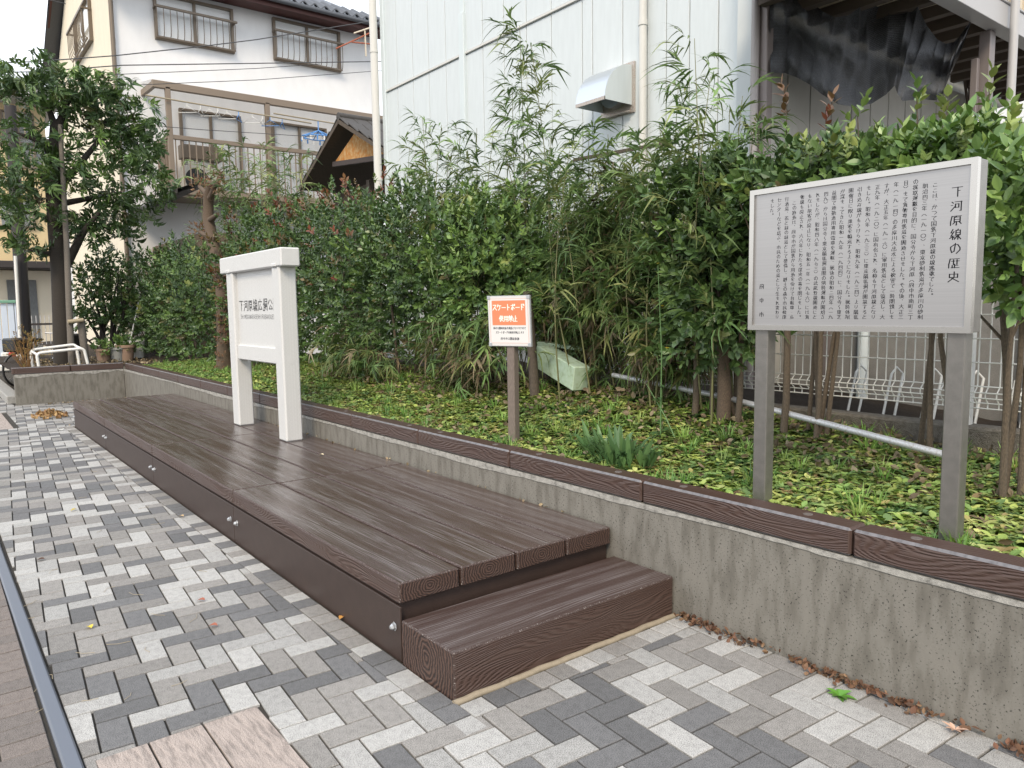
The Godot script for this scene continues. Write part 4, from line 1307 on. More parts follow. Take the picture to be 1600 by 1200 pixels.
func make_annex() -> void:
	var t := thing("annex", "two storey annex with an upper walkway on steel columns and slatted soffit", "building")
	var zw := -1.25
	var zb := -0.30
	var ys := 3.58
	var st := tool_()
	box(st, Vector3(9.0, 4.5, zw - 0.16), Vector3(10.6, 9.0, 0.2))
	obj("core", st.commit(), M.gap_dark, t)
	var x := 3.66
	while x < 12.5:
		var wd := 0.32
		var p := tool_()
		box(p, Vector3(x + wd * 0.5, 1.98, zw - 0.02), Vector3(wd - 0.012, 3.0, 0.05), 0.004)
		obj("panel", p.commit(), M.annex_panel, t)
		p = tool_()
		box(p, Vector3(x + wd * 0.5, 6.5, zw - 0.02), Vector3(wd - 0.012, 5.6, 0.05), 0.004)
		obj("panel", p.commit(), M.annex_panel, t)
		x += wd
	# soffit: boards between dark joists that run out from the wall
	x = 2.9
	while x < 12.5:
		var b := tool_()
		box(b, Vector3(x + 0.15, ys + 0.03, (zw + zb) * 0.5 + 0.03), Vector3(0.24, 0.03, zb - zw - 0.05))
		obj("soffit_board", b.commit(), M.joist_tan, t)
		var j := tool_()
		box(j, Vector3(x, ys - 0.01, (zw + zb) * 0.5 + 0.03), Vector3(0.075, 0.11, zb - zw - 0.05))
		obj("joist", j.commit(), M.joist_dark, t)
		x += 0.32
	st = tool_()
	box(st, Vector3(7.7, ys + 0.08, (zw + zb) * 0.5), Vector3(9.8, 0.05, zb - zw - 0.05))
	obj("walkway", st.commit(), M.beam_grey, t)
	st = tool_()
	box(st, Vector3(7.7, 3.56, zb + 0.02), Vector3(9.8, 0.17, 0.06), 0.004)
	box(st, Vector3(7.7, 3.655, zb), Vector3(9.82, 0.018, 0.12), 0.004)
	box(st, Vector3(7.7, 3.469, zb), Vector3(9.82, 0.012, 0.12), 0.003)
	obj("edge_beam", st.commit(), M.beam_grey, t)
	for k in 34:
		var s := tool_()
		box(s, Vector3(5.15 + k * 0.13, 4.22, zb + 0.02), Vector3(0.08, 1.06, 0.02), 0.003)
		obj("railing_slat", s.commit(), M.cream_slat, t)
	st = tool_()
	box(st, Vector3(7.3, 4.78, zb + 0.02), Vector3(4.5, 0.05, 0.06), 0.004)
	obj("handrail", st.commit(), M.steel_mauve, t)
	# columns
	st = tool_()
	box(st, Vector3(3.62, 3.9, zw + 0.04), Vector3(0.08, 7.0, 0.085), 0.006)
	var col := obj("column", st.commit(), M.steel_mauve, t)
	st = tool_()
	tube(st, [Vector3(3.555, 7.4, zw + 0.0), Vector3(3.555, 0.4, zw + 0.0)], 0.03, 10)
	obj("pipe", st.commit(), M.pipe_mauve, col)
	var c2 := on_z(1541, 100, zb - 0.06)
	st = tool_()
	box(st, Vector3(c2.x, 1.93, zb - 0.06), Vector3(0.10, 3.06, 0.08), 0.004)
	box(st, Vector3(c2.x - 0.10, 1.8, zb - 0.10), Vector3(0.045, 2.9, 0.05), 0.004)
	col = obj("column", st.commit(), M.steel_mauve, t)
	st = tool_()
	tube(st, [Vector3(c2.x + 0.06, 6.4, zb + 0.10), Vector3(c2.x + 0.06, 0.4, zb + 0.10)], 0.032, 10)
	obj("pipe", st.commit(), M.beam_grey, col)
	# three sticks leaning on the wall
	for k in 3:
		var s := thing("garden_stick", ["thin dark stick leaning nearest the drooping net on the annex wall", "middle one of three thin dark sticks leaning on the annex wall", "thin dark stick leaning nearest the steel column on the annex wall"][k], "stick", Vector3.ZERO, "sticks leaning on the annex wall")
		var b := tool_()
		var hi := on_z(1505 + k * 8, 108, zw + 0.05)
		var lo := on_z(1514 + k * 3, 178, zw + 0.12)
		tube(b, [lo + (lo - hi) * 3.0, hi], 0.014, 6)
		obj("shaft", b.commit(), M.joist_dark, s)
	# hanging shade net
	var net := thing("shade_net", "torn black shade net drooping between the annex columns", "net")
	var top := [[1203, -30], [1240, -30], [1262, -4], [1285, 18], [1305, 27], [1325, 24], [1343, 12], [1352, -25], [1390, -40], [1425, -30], [1434, 10], [1448, 40], [1465, 62], [1478, 68], [1490, 66], [1500, 56], [1508, 44], [1516, 34]]
	var low := [[1204, 114], [1226, 114], [1245, 121], [1265, 132], [1285, 148], [1310, 163], [1335, 167], [1362, 162], [1384, 148], [1398, 134], [1402, 146], [1410, 158], [1440, 155], [1462, 157], [1474, 146], [1484, 118], [1500, 84], [1517, 37]]
	st = tool_()
	var nu := 120
	var nv := 44
	var grid := []
	var fold := FastNoiseLite.new()
	fold.seed = 3
	fold.frequency = 0.8
	for i in nu + 1:
		var f := float(i) / nu * (top.size() - 1)
		var k := mini(int(f), top.size() - 2)
		var r := f - k
		r = r * r * (3 - 2 * r)
		var a := Vector2(lerpf(top[k][0], top[k + 1][0], r), lerpf(top[k][1], top[k + 1][1], r))
		var b := Vector2(lerpf(low[k][0], low[k + 1][0], r), lerpf(low[k][1], low[k + 1][1], r))
		var line := []
		for j in nv + 1:
			var v := float(j) / nv
			var p := a.lerp(b, v)
			var sag := v * 5.5 + 0.9 * sin(f * 0.62) + 0.35 * sin(f * 1.7)
			var bulge := 0.075 * sin(sag * 2.0) * (1.0 - 0.4 * v) + 0.05 * sin(f * 1.15 + 0.4) + 0.018 * sin(f * 6.0 + v * 2.0) + 0.05 * fold.get_noise_2d(f * 0.8, v * 2.2)
			var dr := ray(p.x, p.y)
			var away := Vector3(0.5, 0, -0.866)
			line.append(EYE + dr * ((Vector3(3.60, 0, -1.16) - EYE).dot(away) - 0.02 + bulge * 0.9 + 0.05 * sin(f)) / dr.dot(away))
		grid.append(line)
	var nrm := func(i: int, j: int) -> Vector3:
		return (grid[i][mini(j + 1, nv)] - grid[i][maxi(j - 1, 0)]).cross(grid[mini(i + 1, nu)][j] - grid[maxi(i - 1, 0)][j]).normalized()
	for i in nu:
		for j in nv:
			for q in [[0, 0], [1, 0], [1, 1], [0, 0], [1, 1], [0, 1]]:
				vert(st, grid[i + q[0]][j + q[1]], nrm.call(i + q[0], j + q[1]), Vector2(i + q[0], j + q[1]) / 22.0)
	var nm := mat("shade_cloth", Color.WHITE, 0.75)
	var im := Image.create(256, 256, false, Image.FORMAT_RGBA8)
	for y in 256:
		for x2 in 256:
			var c := rng.randf()
			var thread := 0.6 + 0.4 * sin(y * TAU / 8.0)
			var al := clampf(0.91 + 0.12 * thread * rng.randf() - 0.22 * float(c < 0.2), 0.0, 1.0)
			var g := 0.20 + 0.22 * c * thread
			im.set_pixel(x2, y, Color(g, g * 1.03, g * 1.08, al))
	nm.albedo_texture = ImageTexture.create_from_image(im)
	nm.transparency = BaseMaterial3D.TRANSPARENCY_ALPHA
	obj("cloth", st.commit(), nm, net)
	# white canopy sheet beyond the hedge
	var cp := thing("canopy", "plain white canopy roof sheet just above the hedge by the annex", "canopy")
	st = tool_()
	var A := on_x(1507, 184, 3.6)
	var Bq := on_x(1640, 146, 3.6)
	var dz := Vector3(0.9, -0.12, 0)
	quad(st, A, Bq, Bq + Vector3(0, -0.32, 0), A + Vector3(0, -0.32, -0.35), Vector3(-1, 0, 0))
	quad(st, A, Bq, Bq + dz, A + dz, Vector3.UP)
	quad(st, A + Vector3(0, -0.32, -0.35), Bq + Vector3(0, -0.32, 0), Bq + dz + Vector3(0, -0.32, 0), A + dz + Vector3(0, -0.32, -0.35), Vector3.DOWN)
	obj("roof_sheet", st.commit(), M.canopy_white, cp)
	st = tool_()
	for zz in [A.z + 0.3, Bq.z]:
		tube(st, [Vector3(3.9, 0.5, zz), Vector3(3.9, A.y - 0.2, zz)], 0.03, 8)
	obj("leg", st.commit(), M.beam_grey, cp)

func make_shed() -> void:
	var t := thing("old_shed", "old wooden shed with a dark tiled gable and a tan weathered gable board with sunlight in its colour", "shed")
	var X := 4.65
	var apex := on_x(530, 187, X - 0.28) + Vector3(0.28, 0, 0)
	var left := on_x(486, 250, X)
	var right := on_x(612, 240, X - 0.28) + Vector3(0.28, 0, 0)
	var half := absf(right.z - apex.z)
	left = Vector3(X, right.y - 0.05, apex.z - half)
	var deep := 3.0
	# roof slopes: boards below, courses of tiles above
	for s in [[left, -1.0], [right, 1.0]]:
		var e: Vector3 = s[0]
		var d := e - apex
		var n := Vector3(0, absf(d.z), absf(d.y) * s[1]).normalized()
		var st := tool_()
		var a := apex + Vector3(-0.28, 0, 0)
		var b := e + Vector3(-0.28, 0, 0)
		var c := e + Vector3(deep, 0, 0)
		var f := apex + Vector3(deep, 0, 0)
		quad(st, a, b, c, f, n)
		quad(st, a - n * 0.05, b - n * 0.05, c - n * 0.05, f - n * 0.05, -n)
		quad(st, a, b, b - n * 0.05, a - n * 0.05, Vector3(-1, 0, 0))
		obj("roof_slope", st.commit(), M.old_board, t)
		var rows := 5
		for r in rows:
			for k in 11:
				var tl := tool_()
				var o := apex + d * ((r + 0.5) / rows) + Vector3(-0.18 + 0.26 * k, 0, 0) + n * (0.03 + 0.004 * (k % 3))
				var B := Basis(Vector3.RIGHT, n, Vector3.RIGHT.cross(n))
				box(tl, o, Vector3(0.25, 0.022, d.length() / rows * 1.06), 0.006, B * Basis(Vector3.RIGHT, 0.09 * s[1] * 1.0))
				obj("roof_tile", tl.commit(), M.old_tile, t)
		st = tool_()
		bar(st, a - Vector3(0.01, 0.03, 0), b - Vector3(0.01, 0.03, 0), 0.03, 0.06)
		obj("barge_board", st.commit(), M.old_board, t)
	var st := tool_()
	tube(st, [apex + Vector3(-0.3, 0.05, 0), apex + Vector3(deep, 0.05, 0)], 0.07, 8)
	obj("ridge_tile", st.commit(), M.old_tile, t)
	# gable board, set back under the verge
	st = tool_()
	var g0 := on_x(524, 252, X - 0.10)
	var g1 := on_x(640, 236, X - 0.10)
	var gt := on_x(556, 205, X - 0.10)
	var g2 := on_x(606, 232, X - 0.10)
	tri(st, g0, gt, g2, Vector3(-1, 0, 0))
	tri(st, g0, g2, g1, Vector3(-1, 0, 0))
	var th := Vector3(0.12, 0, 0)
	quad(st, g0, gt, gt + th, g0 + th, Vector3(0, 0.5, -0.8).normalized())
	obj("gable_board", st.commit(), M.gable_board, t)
	st = tool_()
	bar(st, g0 + Vector3(-0.02, -0.05, -0.03), g1 + Vector3(-0.02, -0.05, 0.1), 0.05, 0.08)
	obj("tie_beam", st.commit(), M.steel_brown, t)
	var wt := right.y - 0.12
	st = tool_()
	box(st, Vector3(X + 0.40, wt * 0.5, apex.z - half * 0.45), Vector3(0.08, wt, half * 0.9))
	box(st, Vector3(X + 1.3, wt * 0.5, apex.z + half * 0.5), Vector3(0.08, wt, half * 1.4))
	obj("back_wall", st.commit(), M.old_board, t)
	for k in 12:
		var b := tool_()
		box(b, Vector3(X + 0.34, 0.6 + k * 0.25, apex.z - half * 0.45), Vector3(0.03, 0.24, half * 0.9), 0.004)
		obj("wall_board", b.commit(), M.old_board, t)
	st = tool_()
	box(st, Vector3(X + 0.2, wt * 0.5, apex.z + 0.12), Vector3(0.11, wt, 0.11), 0.006)
	obj("post", st.commit(), M.stake_wood, t)
	# lower wing further back, tan boards under a dark eave
	var w0 := on_x(225, 350, 2.75)
	var w1 := on_x(312, 330, 2.75)
	st = tool_()
	for k in 9:
		var b := tool_()
		box(b, Vector3(2.77, 0.62 + k * 0.26, (w0.z + w1.z) * 0.5), Vector3(0.04, 0.25, absf(w1.z - w0.z)), 0.004)
		obj("wall_board", b.commit(), M.tan_board, t)
	box(st, Vector3(3.3, 1.6, (w0.z + w1.z) * 0.5), Vector3(0.98, 2.5, absf(w1.z - w0.z) - 0.05))
	obj("wing_core", st.commit(), M.tan_board, t)
	st = tool_()
	var ey := on_x(270, 296, 2.4).y
	var zl := w0.z - 0.3
	var zr := w1.z + 0.15
	quad(st, Vector3(2.35, ey - 0.05, zl), Vector3(2.35, ey - 0.05, zr), Vector3(3.1, ey + 0.25, zr), Vector3(3.1, ey + 0.25, zl), Vector3(-0.4, 0.9, 0).normalized())
	quad(st, Vector3(2.35, ey - 0.12, zl), Vector3(2.35, ey - 0.12, zr), Vector3(3.1, ey + 0.17, zr), Vector3(3.1, ey + 0.17, zl), Vector3(0.4, -0.9, 0).normalized())
	quad(st, Vector3(2.35, ey - 0.12, zl), Vector3(2.35, ey - 0.12, zr), Vector3(2.35, ey - 0.05, zr), Vector3(2.35, ey - 0.05, zl), Vector3(-1, 0, 0))
	obj("wing_roof", st.commit(), M.old_tile, t)

func make_fence() -> void:
	var X := 2.80
	var t := thing("mesh_fence", "white wire mesh fence on a rough concrete footing behind the history board", "fence")
	var st := tool_()
	box(st, Vector3(X + 0.02, 0.50, 0.85), Vector3(0.14, 0.50, 4.2), 0.012)
	obj("footing", st.commit(), M.footing, t)
	for seg in [[-1.25, 0.53], [0.56, 2.4]]:
		st = tool_()
		var z: float = seg[0]
		while z < seg[1]:
			var pts := [Vector3(X - 0.02, 0.84, z), Vector3(X - 0.02, 0.872, z), Vector3(X - 0.055, 0.90, z), Vector3(X - 0.055, 0.925, z), Vector3(X - 0.02, 0.955, z), Vector3(X - 0.02, 1.75, z)]
			tube(st, pts, 0.0036, 5, false)
			z += 0.05
		for y in [0.845, 0.872, 0.90, 0.927, 0.955, 1.075, 1.195, 1.315, 1.435, 1.555, 1.675, 1.75]:
			var xo := X - 0.06 if (y > 0.89 and y < 0.93) else X - 0.0245
			tube(st, [Vector3(xo, y, seg[0] - 0.01), Vector3(xo, y, seg[1])], 0.0036, 5, false)
		obj("wire_panel", st.commit(), M.fence_white, t)
	for z in [-1.25, 0.545, 2.4]:
		st = tool_()
		box(st, Vector3(X + 0.03, 1.22, z), Vector3(0.05, 1.12, 0.05), 0.004)
		obj("post", st.commit(), M.fence_white, t)
	# things behind the fence
	var rk := thing("bicycle_rack", "white looped tube cycle rack behind the mesh fence", "rack", Vector3(3.25, 0.5, 0.0))
	for k in 6:
		st = tool_()
		var z := -0.25 + k * 0.22
		tube(st, [Vector3(-0.18, 0.02, z), Vector3(-0.02, 0.45, z), Vector3(0.0, 0.49, z + 0.02), Vector3(0.02, 0.45, z + 0.05), Vector3(-0.14, 0.02, z + 0.05)], 0.008, 6)
		obj("loop", st.commit(), M.fence_white, rk)
	st = tool_()
	tube(st, [Vector3(-0.18, 0.02, -0.4), Vector3(-0.16, 0.02, 1.2)], 0.012, 6)
	obj("base_bar", st.commit(), M.fence_white, rk)
	var bag := thing("rubbish_bag", "dark bulging bag with an orange patch behind the mesh fence", "bag", Vector3(3.35, 0.5, 1.02))
	st = tool_()
	lathe(st, Vector3.ZERO, [Vector2(0.0, 0.0), Vector2(0.30, 0.0), Vector2(0.36, 0.2), Vector2(0.33, 0.5), Vector2(0.26, 0.75), Vector2(0.1, 0.9), Vector2(0.0, 0.93)], 14)
	obj("sack", st.commit(), M.black_plastic, bag)
	st = tool_()
	box(st, Vector3(-0.33, 0.45, 0.02), Vector3(0.03, 0.4, 0.12), 0.01)
	obj("orange_patch", st.commit(), M.orange_cloth, bag)
	var wl := thing("yard_wall", "plain grey rendered yard wall beyond the mesh fence", "wall")
	st = tool_()
	box(st, Vector3(3.97, 1.1, 0.2), Vector3(0.04, 1.3, 3.3), 0.0)
	obj("render", st.commit(), M.yard_grey, wl)
	st = tool_()
	tube(st, [Vector3(3.9, 0.45, -0.55), Vector3(3.9, 2.2, -0.55)], 0.04, 10)
	obj("pipe", st.commit(), M.blue_trim, wl)
	st = tool_()
	box(st, Vector3(3.9, 1.2, -0.85), Vector3(0.06, 1.6, 0.07), 0.0)
	obj("post", st.commit(), M.steel_mauve, wl)
# ---------------------------------------------------------------- plants
func plant_materials() -> void:
	leaf_mat("leaf_gloss", 0.38)
	leaf_mat("leaf_soft", 0.55)
	leaf_mat("leaf_dry", 0.8)
	patched(mat("bark", shade(0.085, 0.07, 0.055), 0.9), grain(0.04, [[0.0, grey(0.5)], [1.0, grey(1.0)]], 4, 61), Vector3(9, 2.5, 9), M.speck, 4.0)
	patched(mat("bark_pale", shade(0.23, 0.165, 0.115), 0.9), grain(0.04, [[0.0, grey(0.6)], [1.0, grey(1.0)]], 4, 62), Vector3(9, 2.5, 9), M.speck, 4.0)
	patched(mat("bark_stem", shade(0.15, 0.115, 0.08), 0.9), grain(0.04, [[0.0, grey(0.6)], [1.0, grey(1.0)]], 4, 63), Vector3(9, 2.5, 9))
	mat("cane", shade(0.17, 0.17, 0.075), 0.6)
# One blade from p along d: widths along its length, folded at the midrib and bent down.
func blade(st: SurfaceTool, p: Vector3, d: Vector3, nrm: Vector3, length: float, width: float, shape: Array, droop := 0.2, fold := 0.25) -> void:
	d = d.normalized()
	var side := d.cross(nrm).normalized()
	var up := side.cross(d).normalized()
	var n := shape.size()
	var prev := []
	for i in n:
		var t := float(i) / (n - 1)
		var c := p + d * length * t * (1.0 - 0.25 * droop * t) - Vector3.UP * droop * length * t * t
		var w: float = width * 0.5 * shape[i]
		var row := [c - side * w + up * w * fold, c, c + side * w + up * w * fold]
		if prev:
			for k in 2:
				var sg := -1.0 if k == 0 else 1.0
				var nn := (up + side * -sg * fold * 0.7).normalized()
				if i == 1 and shape[0] == 0:
					tri(st, prev[1], row[k], row[k + 1], nn)
				elif i == n - 1 and shape[i] == 0:
					tri(st, prev[k], prev[k + 1], row[1], nn)
				else:
					quad(st, prev[k], prev[k + 1], row[k + 1], row[k], nn)
		prev = row
const OVAL := [0, 0.8, 1.0, 0.62, 0]
const LANCE := [0.1, 1.0, 0.8, 0.45, 0]
# Sprays: a few leaves that share a twig. Twig runs along +z.
func oval_spray(sd: int, count := 7, length := 0.052, width := 0.027) -> ArrayMesh:
	var r := RandomNumberGenerator.new()
	r.seed = sd
	var st := tool_()
	for k in count:
		var a := k * 2.4 + r.randf_range(-0.4, 0.4)
		var z := 0.012 * k
		var open := lerpf(1.1, 0.35, float(k) / count)
		var d := Vector3(cos(a) * open, sin(a) * open, 0.75)
		blade(st, Vector3(0, 0, z), d, Vector3(-cos(a), -sin(a), open + 0.3), length * r.randf_range(0.75, 1.15), width * r.randf_range(0.85, 1.1), OVAL, r.randf_range(0.0, 0.25), 0.3)
	return st.commit()
func cane_spray(sd: int, count := 8, length := 0.185, width := 0.0145) -> ArrayMesh:
	var r := RandomNumberGenerator.new()
	r.seed = sd
	var st := tool_()
	for k in count:
		var a := (k - count * 0.5 + 0.5) / count * 2.0 + r.randf_range(-0.3, 0.3)
		var d := Vector3(sin(a), r.randf_range(-0.1, 0.35), cos(a) * 0.9)
		blade(st, Vector3(0, 0, 0.018 * k), d, Vector3.UP + Vector3(r.randf_range(-0.6, 0.6), 0, r.randf_range(-0.3, 0.3)), length * r.randf_range(0.6, 1.15), width * r.randf_range(0.8, 1.15), LANCE, r.randf_range(0.25, 1.0), 0.18)
	return st.commit()
func tree_spray(sd: int) -> ArrayMesh:
	var r := RandomNumberGenerator.new()
	r.seed = sd
	var st := tool_()
	for k in 9:
		var a := k * 2.4 + r.randf_range(-0.3, 0.3)
		var d := Vector3(cos(a), sin(a) * 0.6, r.randf_range(0.3, 0.9))
		blade(st, Vector3(0, 0, 0.012 * k), d, Vector3.UP, 0.125 * r.randf_range(0.75, 1.15), 0.034 * r.randf_range(0.85, 1.15), OVAL, r.randf_range(0.3, 0.8), 0.25)
	return st.commit()
func aim(p: Vector3, d: Vector3, roll: float, s: float) -> Transform3D:
	d = d.normalized()
	var up := Vector3.UP if absf(d.y) < 0.95 else Vector3.RIGHT
	var x := up.cross(d).normalized()
	var B := Basis(x, d.cross(x), d) * Basis(Vector3(0, 0, 1), roll)
	return Transform3D(B.scaled_local(Vector3.ONE * s), p)
func mixed(palette: Array) -> Color:
	if palette == G_DARK and rng.randf() < 0.07:
		palette = [Color(0.15, 0.17, 0.05), Color(0.13, 0.11, 0.06), Color(0.11, 0.16, 0.05)]
	var a: Color = palette[rng.randi() % palette.size()]
	var b: Color = palette[rng.randi() % palette.size()]
	var c := a.lerp(b, rng.randf()) * rng.randf_range(0.75, 1.2)
	c.a = 1.0
	return c
func ball() -> Vector3:
	var v := Vector3(rng.randf_range(-1, 1), rng.randf_range(-1, 1), rng.randf_range(-1, 1))
	while v.length_squared() > 1.0 or v.length_squared() < 0.01:
		v = Vector3(rng.randf_range(-1, 1), rng.randf_range(-1, 1), rng.randf_range(-1, 1))
	return v
var lump := FastNoiseLite.new()
# A bushy crown of sprays inside a lumpy ellipsoid; fresh colours may tip the outer sprays.
func crown_places(c: Vector3, r: Vector3, count: int, size: float, palette: Array, tips: Array, tip_share: float, out_p: Array, out_c: Array, droop := 0.0, square := false) -> void:
	for k in count:
		var d := ball().normalized()
		if square:
			var m := maxf(absf(d.x), maxf(absf(d.y), absf(d.z)))
			d = d.lerp(d / m, 0.75)
		var reach := 1.0 + (0.36 if square else 0.5) * lump.get_noise_3d((c.x + d.x * r.x) * 2.2, (c.y + d.y * r.y) * 2.2, (c.z + d.z * r.z) * 2.2)
		var f := pow(rng.randf(), 0.45) * reach
		var p := c + d * r * f
		var dir := d * 0.9 + Vector3.UP * (0.55 - droop) + ball() * 0.7
		out_p.append(aim(p, dir, rng.randf() * TAU, size * rng.randf_range(0.6, 1.4)))
		out_c.append(mixed(tips) if f > 0.86 and d.y > -0.1 and rng.randf() < tip_share else mixed(palette))
var G_DARK := [Color(0.057, 0.108, 0.034), Color(0.089, 0.159, 0.046), Color(0.127, 0.204, 0.058), Color(0.078, 0.131, 0.058)]
var G_MID := [Color(0.111, 0.200, 0.053), Color(0.159, 0.263, 0.066), Color(0.208, 0.306, 0.085), Color(0.088, 0.159, 0.056)]
var G_CANE := [Color(0.130, 0.225, 0.066), Color(0.184, 0.295, 0.094), Color(0.239, 0.336, 0.122), Color(0.098, 0.173, 0.066), Color(0.283, 0.305, 0.113)]
var RED := [Color(0.208, 0.065, 0.039), Color(0.169, 0.091, 0.046), Color(0.130, 0.117, 0.039)]
var LIME := [Color(0.194, 0.284, 0.075), Color(0.149, 0.254, 0.075), Color(0.254, 0.299, 0.090)]
var DRY := [Color(0.26, 0.20, 0.12), Color(0.19, 0.14, 0.085), Color(0.34, 0.28, 0.18), Color(0.13, 0.10, 0.06)]
var sprays := {}
func make_sprays() -> void:
	lump.seed = 5
	lump.frequency = 1.0
	for k in 3:
		sprays["oval%d" % k] = oval_spray(100 + k)
		sprays["cane%d" % k] = cane_spray(200 + k)
		sprays["tree%d" % k] = tree_spray(300 + k)
func stems(called: String, parent: Node, list: Array, m, sides := 7) -> void:
	for pts in list:
		var st := tool_()
		var rad := []
		var path := []
		for q in pts:
			path.append(q[0])
			rad.append(q[1])
		tube(st, path, rad, sides)
		obj(called, st.commit(), m, parent)
# A shrub drawn where the photograph has it: middle px, top and bottom py, half width in px, depth plane x.
func shrub(called: String, label: String, group: String, px: float, top: float, bottom: float, half: float, X: float, deep: float, count: int, size: float, palette: Array, tips: Array, share: float, foot := true, kind := "oval", m = null) -> Node3D:
	var a := on_x(px, top, X)
	var b := on_x(px, bottom, X)
	var l := on_x(px - half, (top + bottom) * 0.5, X)
	var r := on_x(px + half, (top + bottom) * 0.5, X)
	var c := (a + b) * 0.5
	var rad := Vector3(deep, absf(a.y - b.y) * 0.5, absf(r.z - l.z) * 0.5)
	var t := thing(called, label, "shrub", Vector3(c.x, SOIL_Y, c.z), group)
	var off := t.position
	var ps := [[], [], []]
	var cs := [[], [], []]
	for k in 3:
		crown_places(c - off, rad, count / 3, size, palette, tips, share, ps[k], cs[k], 0.0, true)
		copies("foliage", sprays["%s%d" % [kind, k]], m if m else M.leaf_gloss, ps[k], cs[k], t)
	var list := []
	for k in 4:
		var g := Vector3(rng.randf_range(-0.12, 0.12), -0.06, rng.randf_range(-0.5, 0.5) * rad.z)
		var e := c - off + ball() * rad * 0.6
		var mid := g.lerp(e, 0.5) + Vector3(rng.randf_range(-0.05, 0.05), 0, rng.randf_range(-0.05, 0.05))
		list.append([[g, 0.016], [mid, 0.012], [e, 0.006]])
		for j in 3:
			list.append([[mid.lerp(e, 0.2 + 0.25 * j), 0.007], [c - off + ball() * rad * 0.8, 0.003]])
	stems("stem", t, list, M.bark_stem, 6)
	return t
# Canes that rise from the ground and arch over, with drooping sprays.
func bamboo(label: String, group: String, tips: Array, X: float, sway: float, per: int, size := 1.0, dry := 0.0) -> Node3D:
	var first := on_x(tips[0][0], tips[0][1], X)
	var t := thing("bamboo", label, "bamboo", Vector3(X, SOIL_Y, first.z), group)
	var off := t.position
	var ps := [[], [], []]
	var cs := [[], [], []]
	var list := []
	for q in tips:
		var xx := X + rng.randf_range(-sway, sway)
		var tip := on_x(q[0], q[1], xx) - off
		var foot := Vector3(tip.x + rng.randf_range(0.0, 0.25), -0.05, tip.z + rng.randf_range(-0.2, 0.2))
		var pts := []
		var bend := Vector3(rng.randf_range(-0.12, 0.05), 0.05, rng.randf_range(-0.1, 0.1))
		for k in 9:
			var f := k / 8.0
			pts.append([foot.lerp(tip, f) + bend * sin(f * PI) * 1.2, lerpf(0.0075, 0.002, f)])
		list.append(pts)
		var from: float = q[2] if q.size() > 2 else 0.35
		for k in per:
			var f := lerpf(from, 1.0, (k + rng.randf()) / per)
			var i := mini(int(f * 8), 7)
			var p: Vector3 = pts[i][0].lerp(pts[i + 1][0], f * 8 - i)
			var a := rng.randf() * TAU
			var d := Vector3(cos(a), rng.randf_range(-0.1, 0.8), sin(a))
			p += d * rng.randf_range(0.02, 0.16) * size * lerpf(1.3, 0.5, f)
			var v := rng.randi() % 3
			ps[v].append(aim(p, d + Vector3.UP * 0.2, rng.randf_range(-0.6, 0.6), size * rng.randf_range(0.7, 1.15)))
			cs[v].append(mixed(DRY) if rng.randf() < dry else mixed(G_CANE))
	for v in 3:
		copies("foliage", sprays["cane%d" % v], M.leaf_soft, ps[v], cs[v], t)
	stems("cane", t, list, M.cane, 5)
	return t
# A heap of drooping cane leaves.
func thicket(label: String, px: float, top: float, bottom: float, half: float, X: float, deep: float, count: int, dry: float, size := 1.0) -> Node3D:
	var a := on_x(px, top, X)
	var b := on_x(px, bottom, X)
	var l := on_x(px - half, (top + bottom) * 0.5, X)
	var r := on_x(px + half, (top + bottom) * 0.5, X)
	var c := (a + b) * 0.5
	var rad := Vector3(deep, absf(a.y - b.y) * 0.5, absf(r.z - l.z) * 0.5)
	var t := thing("bamboo_thicket", label, "bamboo", Vector3(c.x, SOIL_Y, c.z), "bamboo thickets in the planting bed")
	var off := t.position
	var ps := [[], [], []]
	var cs := [[], [], []]
	for k in count:
		var d := ball().normalized()
		var f := pow(rng.randf(), 0.5) * (1.0 + 0.45 * lump.get_noise_3d(c.x + d.x * 2, d.y * 2, c.z + d.z * 2))
		var p := c + d * rad * f - off
		if p.y < 0.05:
			continue
		var dir := Vector3(d.x * 0.9 - 0.5, rng.randf_range(-0.5, 0.5), d.z * 0.9) + ball() * 0.5
		var v := k % 3
		ps[v].append(aim(p, dir, rng.randf_range(-0.7, 0.7), size * rng.randf_range(0.7, 1.2)))
		cs[v].append(mixed(DRY) if rng.randf() < dry * clampf(1.25 - 1.1 * p.y / maxf(0.2, (c.y - off.y + rad.y)), 0.1, 1.0) * 1.6 else mixed(G_CANE))
	for v in 3:
		copies("foliage", sprays["cane%d" % v], M.leaf_soft, ps[v], cs[v], t)
	var list := []
	for k in 10:
		var g := Vector3(rng.randf_range(-0.2, 0.2), -0.05, rng.randf_range(-0.8, 0.8) * rad.z)
		list.append([[g, 0.006], [g.lerp(c - off, 0.5), 0.005], [c - off + ball() * rad * 0.8, 0.002]])
	stems("cane", t, list, M.cane, 5)
	return t
